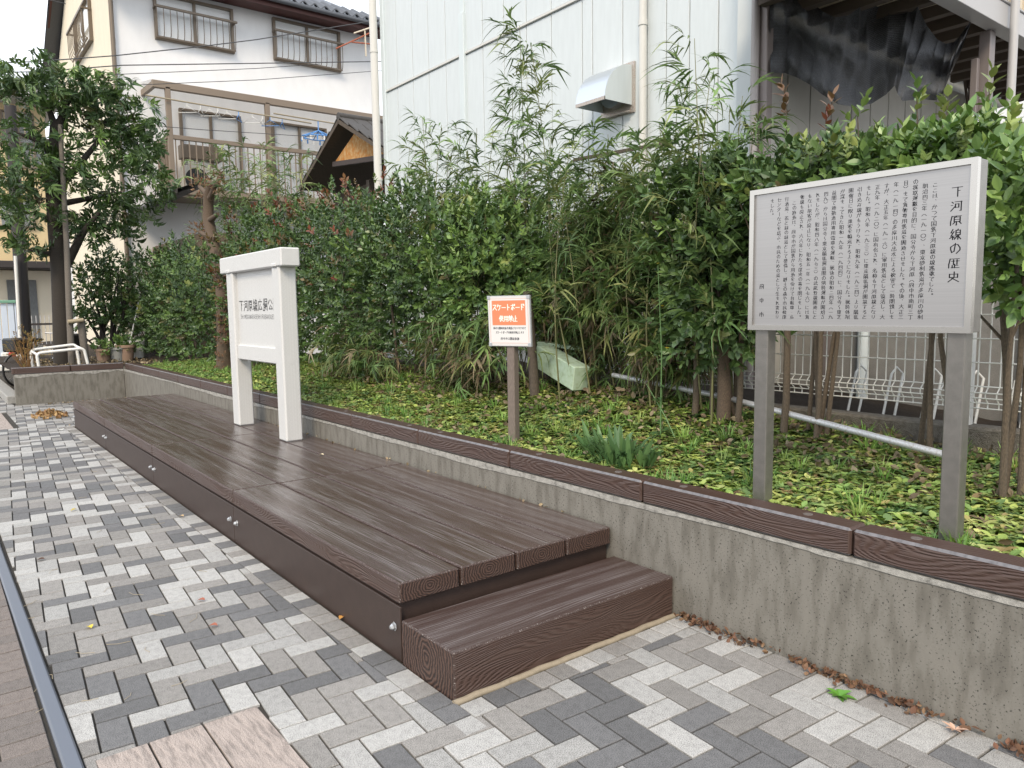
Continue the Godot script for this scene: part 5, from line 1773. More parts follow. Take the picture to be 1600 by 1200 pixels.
func make_hedge() -> void:
	var hg := "hedge shrubs along the planting bed"
	shrub("hedge_shrub", "glossy broad leaved shrub growing to the road side of the history board post", hg, 1612, 250, 470, 45, 2.15, 0.25, 240, 1.25, G_MID, LIME, 0.15)
	shrub("hedge_shrub", "clipped hedge shrub with upright pale shoots above the history board", hg, 1480, 230, 335, 95, 2.45, 0.32, 1100, 1.1, G_MID, LIME, 0.45)
	shrub("hedge_shrub", "clipped hedge shrub with a few coppery shoots behind the history board corner", hg, 1300, 246, 350, 110, 2.45, 0.32, 1250, 1.08, G_DARK, LIME, 0.3)
	shrub("hedge_shrub", "dense dark green shrub on a tan trunk beside the history board", hg, 1125, 262, 545, 75, 2.45, 0.30, 1350, 1.1, G_DARK, G_MID, 0.2)
	shrub("hedge_shrub", "olive green hedge shrub behind the orange notice", hg, 760, 310, 520, 75, 2.4, 0.33, 1350, 1.0, G_MID, LIME, 0.2)
	shrub("hedge_shrub", "broad hedge shrub in front of the blue panel building corner", hg, 640, 300, 545, 85, 2.4, 0.36, 1950, 1.0, G_DARK, G_MID, 0.25)
	shrub("hedge_shrub", "red tipped hedge shrub below the old shed gable", hg, 530, 305, 560, 80, 2.4, 0.38, 2000, 1.02, G_DARK, RED, 0.5)
	shrub("hedge_shrub", "hedge shrub with reddish tips just behind the white park sign", hg, 425, 325, 560, 65, 2.35, 0.45, 2200, 1.08, G_DARK, RED, 0.35)
	shrub("hedge_shrub", "dark evergreen shrub beside the pruned bare trunk", hg, 285, 385, 555, 50, 2.30, 0.5, 1600, 1.3, G_DARK, LIME, 0.12)
	shrub("hedge_shrub", "shaded evergreen shrub by the tan boarded wing of the shed", hg, 225, 400, 545, 40, 2.30, 0.6, 1200, 1.4, G_DARK, G_MID, 0.1)
	# upright single shoots of the right-hand hedge
	var sg := "upright shoots above the hedge"
	for q in [[1545, 135, 215, "tall leafy shoot standing against the steel annex column", LIME], [1228, 148, 225, "shoot with coppery young leaves left of the drooping net", RED], [1290, 172, 230, "shoot with two coppery leaves below the drooping net", RED], [1432, 150, 215, "bright leafy shoot against the lowest fold of the net", LIME], [1340, 178, 225, "low bright leafy shoot beneath the belly of the net", LIME], [1480, 165, 215, "small bright shoot beside the canopy sheet", LIME], [1580, 175, 225, "leafy shoot in front of the white canopy sheet", LIME]]:
		var a := on_x(q[0], q[1], 2.38)
		var b := on_x(q[0] - 3, q[2] + 40, 2.42)
		var t := thing("leafy_shoot", q[3], "shoot", b, sg)
		stems("stem", t, [[[Vector3.ZERO, 0.006], [(a - b) * 0.5 + Vector3(0, 0, 0.01), 0.004], [a - b, 0.002]]], M.bark_stem, 5)
		var ps := []
		var cs := []
		for k in 3:
			ps.append(aim((a - b) * [0.45, 0.72, 0.9][k] + ball() * 0.015, Vector3.UP + ball() * 0.5, k * 1.3 + q[0], [0.9, 1.1, 1.35][k]))
			cs.append(mixed(q[4] if k > 0 else G_MID))
		copies("foliage", sprays["oval0"], M.leaf_gloss, ps, cs, t)
	# bamboo
	var bg := "bamboo clumps in the planting bed"
	bamboo("tall bamboo clump beside the steel column of the annex", bg, [[1085, 60, 0.45], [1060, 130, 0.4], [1110, 120, 0.4], [1140, 170], [1030, 190], [1160, 150], [1010, 240], [1090, 200], [1180, 190], [1050, 230], [1130, 230]], 2.35, 0.15, 32)
	bamboo("single tall bamboo cane rising against the blue panels", bg, [[812, 40, 0.55], [830, 70, 0.6], [800, 130, 0.5]], 2.4, 0.06, 40)
	bamboo("bamboo clump in front of the blue building corner", bg, [[660, 185, 0.5], [690, 195, 0.5], [720, 205, 0.5], [745, 200], [770, 215], [700, 240], [640, 230], [740, 250], [790, 240], [670, 260], [725, 270]], 2.4, 0.15, 30)
	bamboo("bamboo clump growing under the vent hood", bg, [[860, 215], [890, 235], [920, 200], [950, 210], [980, 225], [905, 250], [940, 255], [875, 260], [990, 250], [1010, 230]], 2.4, 0.2, 34)
	bamboo("pale bamboo clump below the white house balcony", bg, [[335, 225], [360, 240], [385, 235], [410, 225], [440, 245], [465, 240], [350, 270], [400, 265], [430, 280], [370, 290], [450, 275], [315, 250]], 2.45, 0.2, 40, 1.25)
	thicket("heap of drooping bamboo leaves behind the orange notice", 850, 270, 560, 90, 2.85, 0.32, 1200, 0.2, 0.9)
	thicket("heap of drooping bamboo leaves below the vent hood", 975, 262, 580, 85, 2.72, 0.34, 1350, 0.18, 0.9)
	thicket("low bamboo grass at the foot of the hedge near the notice post", 730, 480, 590, 70, 2.2, 0.22, 260, 0.3)
	thicket("low tan and green bamboo grass beside the broken green beam", 915, 500, 575, 60, 2.85, 0.2, 260, 0.6)
	thicket("low bamboo grass below the dark shrub beside the history board", 1055, 500, 600, 40, 2.55, 0.2, 180, 0.35)
	thicket("low bamboo grass at the foot of the red tipped shrub", 560, 510, 585, 60, 2.2, 0.25, 150, 0.25)
	# bare stems under the right-hand hedge
	var tg := "bare hedge stems in front of the mesh fence"
	for q in [[1081, 520, 1084, 632, 0.020, "grey hedge stem rising between the bamboo and the tan trunk"], [1128, 500, 1130, 668, 0.040, "thick tan hedge trunk beside the history board"], [1160, 510, 1150, 640, 0.018, "twisted thin hedge stem beside the thick tan trunk"], [1224, 515, 1222, 660, 0.020, "grey green hedge stem just inside the left board post"], [1283, 515, 1272, 690, 0.014, "brown hedge stem crossing the mesh fence"], [1560, 560, 1568, 730, 0.018, "crooked brown hedge stem beyond the right board post"]]:
		var a := on_x(q[0], q[1] - 190, 2.35)
		var b := on_x(q[2], q[3], 2.35)
		b.y = SOIL_Y - 0.03
		var t := thing("bare_shrub", q[5], "shrub", b, tg)
		var mid := (a - b) * 0.5 + Vector3(0.02, 0, rng.randf_range(-0.03, 0.03))
		stems("trunk", t, [[[Vector3.ZERO, q[4] * 1.15], [mid * 0.5 + Vector3(0, 0, 0.012), q[4]], [mid, q[4] * 0.9], [a - b, q[4] * 0.6]]], M.bark_pale if q[4] > 0.03 else M.bark_stem, 9)
		var list := []
		for k in 4:
			list.append([[mid.lerp(a - b, 0.2 * k), q[4] * 0.4], [a - b + ball() * 0.3, 0.003]])
		stems("branch", t, list, M.bark_stem, 5)

# ---------------------------------------------------------------- ground plants
func make_ground_cover() -> void:
	var meshes := []
	for v in 3:
		var r := RandomNumberGenerator.new()
		r.seed = 400 + v
		var st := tool_()
		for k in 8:
			var a := k * 2.4 + r.randf_range(-0.3, 0.3)
			var d := Vector3(cos(a), r.randf_range(0.25, 0.9), sin(a))
			blade(st, Vector3(cos(a) * 0.006, 0.0, sin(a) * 0.006), d, Vector3.UP, r.randf_range(0.03, 0.055), r.randf_range(0.014, 0.026), OVAL, r.randf_range(0.2, 0.7), 0.2)
		meshes.append(st.commit())
	var lime := [Color(0.34, 0.40, 0.09), Color(0.26, 0.37, 0.08), Color(0.44, 0.46, 0.15), Color(0.19, 0.31, 0.07), Color(0.15, 0.25, 0.08)]
	var ps := [[], [], []]
	var cs := [[], [], []]
	for k in 30000:
		var z := 2.0 - 13.4 * pow(rng.randf(), 1.35)
		var x := WALL_X + 0.125 + 1.4 * rng.randf()
		var thin := lump.get_noise_2d(x * 3.0, z * 3.0)
		if x > 2.35 and rng.randf() < (x - 2.35) * 2.5:
			continue
		if thin < -0.3 and rng.randf() < 0.6:
			continue
		var v := k % 3
		var c := mixed(lime)
		if z < -8.0:
			c = c.lerp(Color(0.12, 0.22, 0.04), 0.5)
		if rng.randf() < 0.10:
			c = mixed([Color(0.36, 0.31, 0.10), Color(0.28, 0.20, 0.09), Color(0.2, 0.14, 0.08)])
		ps[v].append(aim(Vector3(x, SOIL_Y - 0.035 + 0.03 * rng.randf() + bank(x, z), z), Vector3(rng.randf_range(-0.3, 0.3), 0.0, 1.0).rotated(Vector3.UP, rng.randf() * TAU), 0.0, rng.randf_range(0.7, 1.6)))
		cs[v].append(c)
	var g := Node3D.new()
	g.name = numbered("ground_cover")
	add_child(g)
	g.set_meta("kind", "stuff")
	tag(g, "bright yellow green low ground cover filling the planting bed", "ground cover")
	for v in 3:
		copies("leaves", meshes[v], M.leaf_soft, ps[v], cs[v], g)
	# broad-leaved weeds and grass tufts that stand above the carpet
	var big := []
	for v in 2:
		var r := RandomNumberGenerator.new()
		r.seed = 450 + v
		var st := tool_()
		for k in 11 if v == 0 else 16:
			var a := k * 2.4 + r.randf_range(-0.3, 0.3)
			if v == 0:
				blade(st, Vector3.ZERO, Vector3(cos(a), r.randf_range(0.5, 1.6), sin(a)), Vector3.UP, r.randf_range(0.06, 0.11), r.randf_range(0.026, 0.042), OVAL, r.randf_range(0.3, 0.8), 0.25)
			else:
				blade(st, Vector3(cos(a) * 0.015, 0, sin(a) * 0.015), Vector3(cos(a) * 0.7, r.randf_range(1.0, 2.4), sin(a) * 0.7), Vector3.UP + Vector3(cos(a), 0, sin(a)), r.randf_range(0.09, 0.18), 0.006, LANCE, r.randf_range(0.2, 0.7), 0.1)
		big.append(st.commit())
	for v in 2:
		var bp := []
		var bc := []
		for k in 1500 if v == 0 else 1300:
			var z := rng.randf_range(-2.2, 1.9) if v == 0 else (rng.randf_range(-11.3, -2.0) if k % 3 else rng.randf_range(-2.0, 1.8))
			var x := rng.randf_range(1.36, 2.7)
			if lump.get_noise_2d(x * 2.0 + 9.0, z * 2.0) < 0.02:
				continue
			bp.append(Transform3D(Basis(Vector3.UP, rng.randf() * TAU).scaled(Vector3.ONE * rng.randf_range(0.5, 1.15)), Vector3(x, SOIL_Y - 0.02 + bank(x, z), z)))
			bc.append(mixed([Color(0.13, 0.27, 0.05), Color(0.20, 0.34, 0.07), Color(0.09, 0.19, 0.05), Color(0.27, 0.36, 0.09)]))
		copies("tufts", big[v], M.leaf_soft, bp, bc, g)
	# dead leaves
	var dm := tool_()
	blade(dm, Vector3(0, 0.004, -0.02), Vector3(0, 0.12, 1), Vector3.UP, 0.045, 0.026, OVAL, 0.35, -0.5)
	var dry_leaf := dm.commit()
	ps = []
	cs = []
	for k in 380:
		var z := 1.9 - 5.0 * rng.randf()
		var x := WALL_X + 0.14 + 1.4 * rng.randf()
		ps.append(aim(Vector3(x, SOIL_Y + rng.randf_range(-0.01, 0.03) + bank(x, z), z), Vector3(rng.randf_range(-1, 1), rng.randf_range(-0.4, 0.4), rng.randf_range(-1, 1)), rng.randf() * 6.0, rng.randf_range(0.6, 1.3)))
		cs.append(mixed(DRY))
	for k in 1800:
		var lx := rng.randf_range(2.0, 2.72)
		var lz := rng.randf_range(-6.0, 1.8)
		ps.append(aim(Vector3(lx, SOIL_Y + rng.randf_range(-0.02, 0.03) + bank(lx, lz), lz), ball(), rng.randf() * 6.0, rng.randf_range(0.6, 1.3)))
		cs.append(mixed(DRY) * 0.8)
	for k in 700:
		ps.append(aim(Vector3(rng.randf_range(0.0, 1.9), SOIL_Y + rng.randf_range(-0.03, 0.02), rng.randf_range(-14.5, -11.75)), ball(), rng.randf() * 6.0, rng.randf_range(0.8, 1.6)))
		cs.append(mixed(DRY))
	var lit := Node3D.new()
	lit.name = numbered("leaf_litter")
	add_child(lit)
	lit.set_meta("kind", "stuff")
	tag(lit, "brown fallen leaves scattered in the planting bed", "leaf litter")
	copies("leaves", dry_leaf, M.leaf_dry, ps, cs, lit)
	# drift of leaves along the foot of the wall
	ps = []
	cs = []
	for k in 900:
		var z := rng.randf_range(0.05, 2.2)
		if sin(z * 9.0) < -0.65 and rng.randf() < 0.8:
			continue
		ps.append(aim(Vector3(WALL_X - 0.01 - 0.065 * rng.randf() * rng.randf(), 0.004 + 0.026 * rng.randf(), z), ball(), rng.randf() * 6.0, rng.randf_range(0.3, 0.75)))
		cs.append(mixed([Color(0.15, 0.08, 0.045), Color(0.10, 0.055, 0.035), Color(0.24, 0.15, 0.085), Color(0.18, 0.085, 0.05)]))
	for k in 60:
		ps.append(aim(Vector3(rng.randf_range(0.05, 1.15), 0.006, rng.randf_range(-11.5, -11.3)), ball(), rng.randf() * 6.0, 0.9))
		cs.append(mixed(DRY))
	for k in 40:
		ps.append(aim(Vector3(WALL_X - 0.03 * rng.randf(), DECK_Y + 0.004, rng.randf_range(-6.0, -0.5)), Vector3(ball().x, 0.1, ball().z), rng.randf() * 6.0, rng.randf_range(0.3, 0.7)))
		cs.append(mixed(DRY) * 1.3)
	var dr := Node3D.new()
	dr.name = numbered("leaf_drift")
	add_child(dr)
	dr.set_meta("kind", "stuff")
	tag(dr, "line of crumbled brown leaves gathered along the foot of the planter wall", "leaf litter")
	copies("leaves", dry_leaf, M.leaf_dry, ps, cs, dr)
	# heap by the far end of the platform
	ps = []
	cs = []
	var hp := on_y(78, 650, 0.0)
	for k in 170:
		var b := ball()
		var rr := Vector2(b.x, b.z).length()
		ps.append(aim(hp + Vector3(b.x * 0.22, 0.01 + 0.10 * rng.randf() * (1.0 - rr), b.z * 0.42), ball(), rng.randf() * 6.0, rng.randf_range(0.9, 1.8)))
		cs.append(mixed([Color(0.36, 0.21, 0.09), Color(0.26, 0.14, 0.06), Color(0.42, 0.28, 0.13)]))
	var heap := Node3D.new()
	heap.name = numbered("leaf_heap")
	add_child(heap)
	heap.set_meta("kind", "stuff")
	tag(heap, "small heap of tan dead leaves at the far corner of the platform", "leaf heap")
	copies("leaves", dry_leaf, M.leaf_dry, ps, cs, heap)
	# single leaves lying on the paving and the step
	var fl := [[533, 967, 0, "amber", "amber leaf against the foot of the platform skirt"], [116, 798, 0, "yellow", "yellow leaf alone on the grey herringbone paving"], [283, 808, 0, "tan", "curled tan leaf on the paving beside the platform"], [139, 982, 0, "yellow", "tiny yellow leaf near the steel rail"], [314, 940, 0, "rust", "rust red leaf fragment on a light paving brick"], [333, 980, 0, "rust", "brown leaf fragment on a dark paving brick"], [110, 665, 0, "tan", "tan leaf beside the platform end"], [64, 876, 0, "brown", "brown leaf near the start of the rail"], [970, 857, 1, "amber", "orange brown leaf standing in the corner of the step and wall"], [985, 871, 1, "pale", "pale dry leaf on the step along the wall"], [1108, 984, 0, "pale", "pale curled leaf in the drift at the wall foot"], [1492, 1143, 0, "maple", "pale star shaped maple leaf in the drift at the wall foot"], [502, 712, 2, "pale", "small pale leaf on the platform beside the white sign post"], [915, 802, 2, "pale", "pale leaf lying along the back edge of the platform"], [750, 747, 2, "pale", "pale leaf lying upright between platform and wall"]]
	var tint := {"amber": shade(0.45, 0.22, 0.05), "yellow": shade(0.55, 0.42, 0.06), "tan": shade(0.46, 0.33, 0.18), "rust": shade(0.30, 0.10, 0.06), "brown": shade(0.10, 0.05, 0.03), "pale": shade(0.58, 0.50, 0.34), "maple": shade(0.55, 0.36, 0.26)}
	for q in fl:
		var y: float = [0.003, STEP_Y + 0.003, DECK_Y + 0.003][q[2]]
		var p := on_y(q[0], q[1], y)
		var key := "dry_%s" % q[3]
		if not M.has(key):
			mat(key, tint[q[3]], 0.75)
		var st := tool_()
		if q[3] == "maple":
			for k in 7:
				var a := -2.4 + 0.8 * k
				blade(st, Vector3(0, 0.006, 0), Vector3(cos(a), 0.5 + 0.1 * (k % 2), sin(a)), Vector3.UP, 0.05 if k in [1, 3, 5] else 0.038, 0.013, OVAL, 0.2, 0.2)
		else:
			blade(st, Vector3(-0.02, 0.006, 0), Vector3(1, 0.25, 0.2), Vector3.UP, 0.048, 0.028, OVAL, 0.3, 0.5)
		var o := obj("fallen_leaf", st.commit(), M[key])
		o.position = p
		o.rotation.y = rng.randf() * TAU
		tag(o, q[4], "leaf", "single fallen leaves")
	# weed at the foot of the wall
	var wp := on_y(1312, 1088, 0.0)
	var wd := thing("weed", "small bright green weed growing at the foot of the planter wall", "weed", wp)
	for k in 15:
		var st := tool_()
		var a := k * 2.4
		blade(st, Vector3.ZERO, Vector3(cos(a), 0.35 + 0.09 * (k % 5), sin(a)), Vector3.UP, 0.035 + 0.018 * ((k * 7) % 3), 0.02, OVAL, 0.35, 0.2)
		obj("leaf", st.commit(), M.weed_green, wd)
	# dark strap leaved clump behind the wall
	var lp := on_y(972, 722, SOIL_Y)
	var ly := thing("strap_plant", "dark green strap leaved clump leaning over the planter wall", "plant", lp)
	var lps := []
	for k in 120:
		var a := rng.randf() * TAU
		var st := tool_()
		var o := Vector3(cos(a) * 0.10 * rng.randf() - 0.02, 0.0, sin(a) * 0.26 * rng.randf())
		blade(st, o, Vector3(cos(a) * 0.7, rng.randf_range(0.9, 2.6), sin(a) * 0.7), Vector3.UP + Vector3(cos(a), 0, sin(a)) * -0.3, rng.randf_range(0.20, 0.36), rng.randf_range(0.026, 0.040), LANCE, rng.randf_range(0.25, 0.65), 0.25)
		obj("leaf", st.commit(), M.strap_green if k % 3 else M.strap_green_pale, ly)
	# two leafy weeds with yellow flowers
	for q in [[1032, 640, 1028, 415, "tall thin stemmed weed with yellow flowers among the bamboo"], [1070, 690, 1010, 600, "broad leaved weed with lobed leaves beside the strap leaved clump"]]:
		var b := on_x(q[0], q[1], 1.95)
		b.y = SOIL_Y - 0.02
		var a := on_x(q[2], q[3], 1.95)
		var t := thing("tall_weed", q[4], "weed", b)
		stems("stem", t, [[[Vector3.ZERO, 0.006], [(a - b) * 0.55 + Vector3(0, 0, 0.02), 0.004], [a - b, 0.002]]], M.strap_green_pale, 5)
		for k in 22:
			var st := tool_()
			var f := rng.randf()
			var an := k * 2.4
			blade(st, (a - b) * f * (0.75 if q[3] < 500 else 1.0), Vector3(cos(an), 0.3, sin(an)), Vector3.UP, 0.09 * (1.1 - f), 0.035 * (1.2 - f), OVAL, 0.4, 0.2)
			obj("leaf", st.commit(), M.strap_green, t)
		if q[3] < 500:
			for k in 3:
				var st := tool_()
				for j in 7:
					var an := TAU * j / 7
					blade(st, (a - b) * (1.0 - 0.22 * k) + Vector3(0, 0.01, 0.03 * k), Vector3(cos(an), 0.6, sin(an)), Vector3.UP, 0.016, 0.009, OVAL, 0.1, 0.1)
				obj("flower", st.commit(), M.flower_yellow, t)

# ---------------------------------------------------------------- trees
func make_trees() -> void:
	var Z := -12.9
	var P := func(px: float, py: float) -> Vector3: return on_z(px, py, Z)
	var base: Vector3 = P.call(99, 566)
	base.y = SOIL_Y - 0.05
	var t := thing("evergreen_tree", "pruned evergreen tree with layered dark foliage behind the far planter wall", "tree", base)
	var mk := func(list: Array, r0: float, r1: float) -> Array:
		var out := []
		for i in list.size():
			var q = list[i]
			var p: Vector3 = P.call(q[0], q[1]) - base
			if i == 0 and q[1] > 560:
				p = Vector3.ZERO
			p.z += q[2] if q.size() > 2 else 0.0
			out.append([p, lerpf(r0, r1, float(i) / (list.size() - 1))])
		return out
	stems("trunk", t, [mk.call([[99, 568], [97, 500], [94, 430], [88, 360], [83, 290], [87, 235], [89, 195]], 0.155, 0.105)], M.bark, 14)
	stems("limb", t, [mk.call([[97, 425], [116, 390], [130, 360, 0.2], [150, 335, 0.3]], 0.09, 0.03), mk.call([[83, 262], [72, 228], [45, 214], [25, 208]], 0.06, 0.02), mk.call([[89, 205], [78, 175], [66, 150]], 0.07, 0.02), mk.call([[89, 200], [100, 175], [112, 150]], 0.07, 0.02),
		mk.call([[86, 300], [120, 262], [150, 225], [165, 190]], 0.07, 0.025), mk.call([[150, 225], [185, 205], [215, 190]], 0.03, 0.01), mk.call([[90, 350], [60, 335], [30, 330]], 0.05, 0.015), mk.call([[86, 320], [140, 310], [190, 300]], 0.06, 0.02), mk.call([[90, 400], [62, 392], [38, 392]], 0.05, 0.015), mk.call([[84, 280], [60, 275], [30, 270]], 0.05, 0.015)], M.bark, 8)
	var ps := [[], [], []]
	var cs := [[], [], []]
	for q in [[62, 133, 60, 30], [30, 150, 30, 18], [100, 150, 40, 30], [181, 172, 55, 42], [150, 150, 35, 22], [35, 207, 40, 20], [128, 235, 52, 18], [213, 212, 38, 34], [40, 270, 52, 26], [100, 288, 38, 16], [200, 285, 55, 34], [205, 325, 45, 28], [40, 328, 48, 20], [115, 357, 36, 16], [165, 353, 45, 20], [45, 386, 34, 15], [230, 250, 22, 18], [15, 300, 22, 22]]:
		var c: Vector3 = P.call(q[0], q[1]) - base
		var rr := Vector3(q[2] * 0.0132, q[3] * 0.0132, q[2] * 0.0132)
		c.z += rng.randf_range(-0.25, 0.35)
		for v in 3:
			crown_places(c, rr, int(q[2] * q[3] * 0.026), 1.0, G_DARK, G_MID, 0.5, ps[v], cs[v], 0.55)
	for v in 3:
		copies("crown", sprays["tree%d" % v], M.leaf_gloss, ps[v], cs[v], t)
	# pruned bare trunk behind the park sign
	var X := 2.05
	var b2 := on_x(352, 580, X)
	b2.y = SOIL_Y - 0.05
	var k2 := thing("pruned_tree", "pale bare trunk pruned to stubs behind the white park sign", "tree", b2)
	var path := []
	for q in [[352, 584, 0.13], [350, 530, 0.10], [348, 473, 0.095], [346, 430, 0.09], [333, 380, 0.085], [325, 340, 0.08], [326, 305, 0.075], [330, 285, 0.05]]:
		path.append([on_x(q[0], q[1], X) - b2, q[2]])
	stems("trunk", k2, [path], M.bark_pale, 12)
	var lim := []
	for q in [[[330, 310], [312, 292]], [[329, 308], [338, 286]], [[326, 345], [340, 335]], [[328, 372], [312, 362]], [[334, 378], [338, 366]]]:
		lim.append([[on_x(q[0][0], q[0][1], X) - b2, 0.045], [on_x(q[1][0], q[1][1], X) - b2, 0.03]])
	stems("stub", k2, lim, M.bark_pale, 8)
	ps = []
	cs = []
	for q in [[310, 292, 0.14], [338, 284, 0.12], [310, 360, 0.13], [346, 440, 0.10], [350, 470, 0.10], [350, 500, 0.11], [352, 530, 0.12], [353, 560, 0.15]]:
		var c := on_x(q[0], q[1], X) - b2
		for k in 45:
			var d := ball().normalized()
			ps.append(aim(c + d * q[2] * rng.randf_range(0.5, 1.0), d + Vector3.UP * 0.3, rng.randf() * 6.0, rng.randf_range(0.4, 0.8)))
			cs.append(mixed([Color(0.22, 0.10, 0.06), Color(0.18, 0.11, 0.06), Color(0.28, 0.17, 0.10)]))
	copies("dead_shoots", sprays["oval1"], M.leaf_dry, ps, cs, k2)
# ---------------------------------------------------------------- the far left corner
func make_background() -> void:
	mat("zinc_matt", shade(0.5, 0.5, 0.5), 0.5, 0.6)
	mat("pot_clay", shade(0.36, 0.24, 0.17), 0.85)
	mat("pot_grey", shade(0.36, 0.36, 0.33), 0.85)
	mat("bike_silver", shade(0.45), 0.35, 0.7)
	mat("gate_blue", shade(0.55, 0.63, 0.75), 0.5)
	mat("barrier_red", shade(0.55, 0.03, 0.03), 0.5)
	mat("wire_grey", shade(0.06), 0.6)
	var P := func(px: float, py: float, z: float) -> Vector3: return on_z(px, py, z)
	# stakes that hold the tree
	var st := tool_()
	var a: Vector3 = P.call(113, 580, -12.45)
	a.y = SOIL_Y - 0.05
	tube(st, [a, P.call(108, 480, -12.45), P.call(104, 380, -12.5), P.call(94, 195, -12.6)], [0.055, 0.05, 0.045, 0.035], 10)
	var s := thing("tree_stake", "long grey wooden stake tied along the evergreen tree trunk", "stake")
	obj("pole", st.commit(), M.stake_grey, s)
	st = tool_()
	a = P.call(135, 575, -12.5)
	a.y = SOIL_Y - 0.05
	tube(st, [a, P.call(126, 498, -12.5)], 0.06, 10)
	s = thing("tree_stake", "short leaning stake post beside the evergreen tree", "stake")
	obj("pole", st.commit(), M.stake_grey, s)
	st = tool_()
	tube(st, [P.call(106, 503, -12.38), P.call(130, 500, -12.4)], 0.035, 8)
	obj("tie", st.commit(), M.bamboo_pole, s)
	# white tube rack behind the far wall
	var rk := thing("tube_rack", "white steel tube rack standing behind the far planter wall", "rack")
	for q in [[[52, 582], [48, 547], [119, 538], [125, 578]], [[62, 583], [57, 552], [131, 544], [139, 577]]]:
		var z := -12.25 if q[0][0] == 52 else -11.95
		st = tool_()
		var pts := []
		for k in 4:
			var p: Vector3 = P.call(q[k][0], q[k][1], z)
			if k in [0, 3]:
				p.y = SOIL_Y - 0.04
			pts.append(p)
		var rounded := [pts[0]]
		for k in [1, 2]:
			for f in [0.0, 0.25, 0.5, 0.75, 1.0]:
				var u: Vector3 = pts[k] + (pts[k - 1] - pts[k]).normalized() * 0.07
				var v: Vector3 = pts[k] + (pts[k + 1] - pts[k]).normalized() * 0.07
				rounded.append(u.lerp(pts[k], f).lerp(pts[k].lerp(v, f), f))
		rounded.append(pts[3])
		tube(st, rounded, 0.024, 10)
		obj("hoop", st.commit(), M.plastic_white, rk)
	for q in [[[49, 549], [58, 554]], [[117, 540], [130, 546]]]:
		st = tool_()
		tube(st, [P.call(q[0][0], q[0][1], -12.25), P.call(q[1][0], q[1][1], -11.95)], 0.02, 8)
		obj("cross_bar", st.commit(), M.plastic_white, rk)
	# pots
	var pg := "flower pots by the shaded shrubs"
	for q in [[161, 552, 0.13, "square clay flower pot with a leafy plant", "pot_clay"], [183, 552, 0.14, "round grey flower pot between the clay pot and the white pot", "pot_grey"], [201, 550, 0.09, "small white flower pot beside the grey one", "plastic_white"], [196, 540, 0.16, "wide shallow brown pot behind the white pot", "pot_clay"]]:
		var b: Vector3 = P.call(q[0], q[1], -13.3)
		b.y = SOIL_Y - 0.04
		var t := thing("flower_pot", q[3], "flower pot", b, pg)
		st = tool_()
		var r: float = q[2]
		lathe(st, Vector3.ZERO, [Vector2(0, 0), Vector2(r * 0.72, 0), Vector2(r * 0.95, r * 1.6), Vector2(r * 1.08, r * 1.6), Vector2(r * 1.08, r * 1.9), Vector2(r * 0.92, r * 1.9), Vector2(r * 0.85, r * 1.5), Vector2(0, r * 1.5)], 18)
		obj("pot", st.commit(), M[q[4]], t)
		var ps := []
		var cs := []
		for k in 22:
			ps.append(aim(Vector3(0, r * 1.7, 0) + ball() * r * 1.2, ball() + Vector3.UP, rng.randf() * 6.0, 1.4))
			cs.append(mixed(G_MID))
		copies("foliage", sprays["oval2"], M.leaf_gloss, ps, cs, t)
	# thin branching shrub and a dry orange bush
	var b3: Vector3 = P.call(165, 555, -13.9)
	b3.y = SOIL_Y - 0.04
	var sh := thing("open_shrub", "loose dark shrub with bare slanting stems behind the flower pots", "shrub", b3)
	var list := []
	var tops := [[120, 470], [135, 430], [150, 405], [170, 400], [185, 420], [200, 440], [125, 520], [145, 480]]
	for q in tops:
		var e: Vector3 = P.call(q[0], q[1], -13.9 + rng.randf_range(-0.3, 0.3)) - b3
		list.append([[Vector3(rng.randf_range(-0.1, 0.1), 0, 0), 0.04], [e * 0.5 + Vector3(0.08, -0.05, 0), 0.028], [e, 0.008]])
		for k in 3:
			list.append([[e * 0.7, 0.012], [e + ball() * 0.35, 0.004]])
	stems("stem", sh, list, M.bark, 6)
	var ps2 := []
	var cs2 := []
	for q in [[130, 440, 22], [150, 470, 22], [160, 415, 20], [185, 440, 22], [195, 480, 20], [125, 500, 14], [175, 500, 18]]:
		crown_places(P.call(q[0], q[1], -13.9) - b3, Vector3(0.3, 0.3, 0.3) * q[2] / 22.0, 60, 1.5, G_DARK, G_DARK, 0.0, ps2, cs2)
	copies("foliage", sprays["oval0"], M.leaf_gloss, ps2, cs2, sh)
	var b4: Vector3 = P.call(42, 575, -12.3)
	b4.y = SOIL_Y - 0.04
	var db := thing("dry_bush", "small orange brown dry bush beside the white tube rack", "bush", b4)
	list = []
	for k in 60:
		var e := ball()
		list.append([[Vector3(e.x * 0.05, 0, e.z * 0.05), 0.004], [Vector3(e.x * 0.28, 0.25 + 0.4 * absf(e.y), e.z * 0.25), 0.0015]])
	stems("twig", db, list, M.twig_orange, 4)
	var ps3 := []
	var cs3 := []
	crown_places(Vector3(0, 0.38, 0), Vector3(0.27, 0.3, 0.27), 130, 0.5, [Color(0.30, 0.17, 0.05), Color(0.22, 0.14, 0.05), Color(0.2, 0.17, 0.06)], RED, 0.0, ps3, cs3)
	copies("foliage", sprays["oval1"], M.leaf_dry, ps3, cs3, db)
	# bicycle leaning behind the tree
	var bk := thing("bicycle", "parked city bicycle with a dark basket behind the evergreen tree", "bicycle", P.call(72, 562, -15.0))
	bk.position.y = 0.02
	bk.rotation.y = 0.5
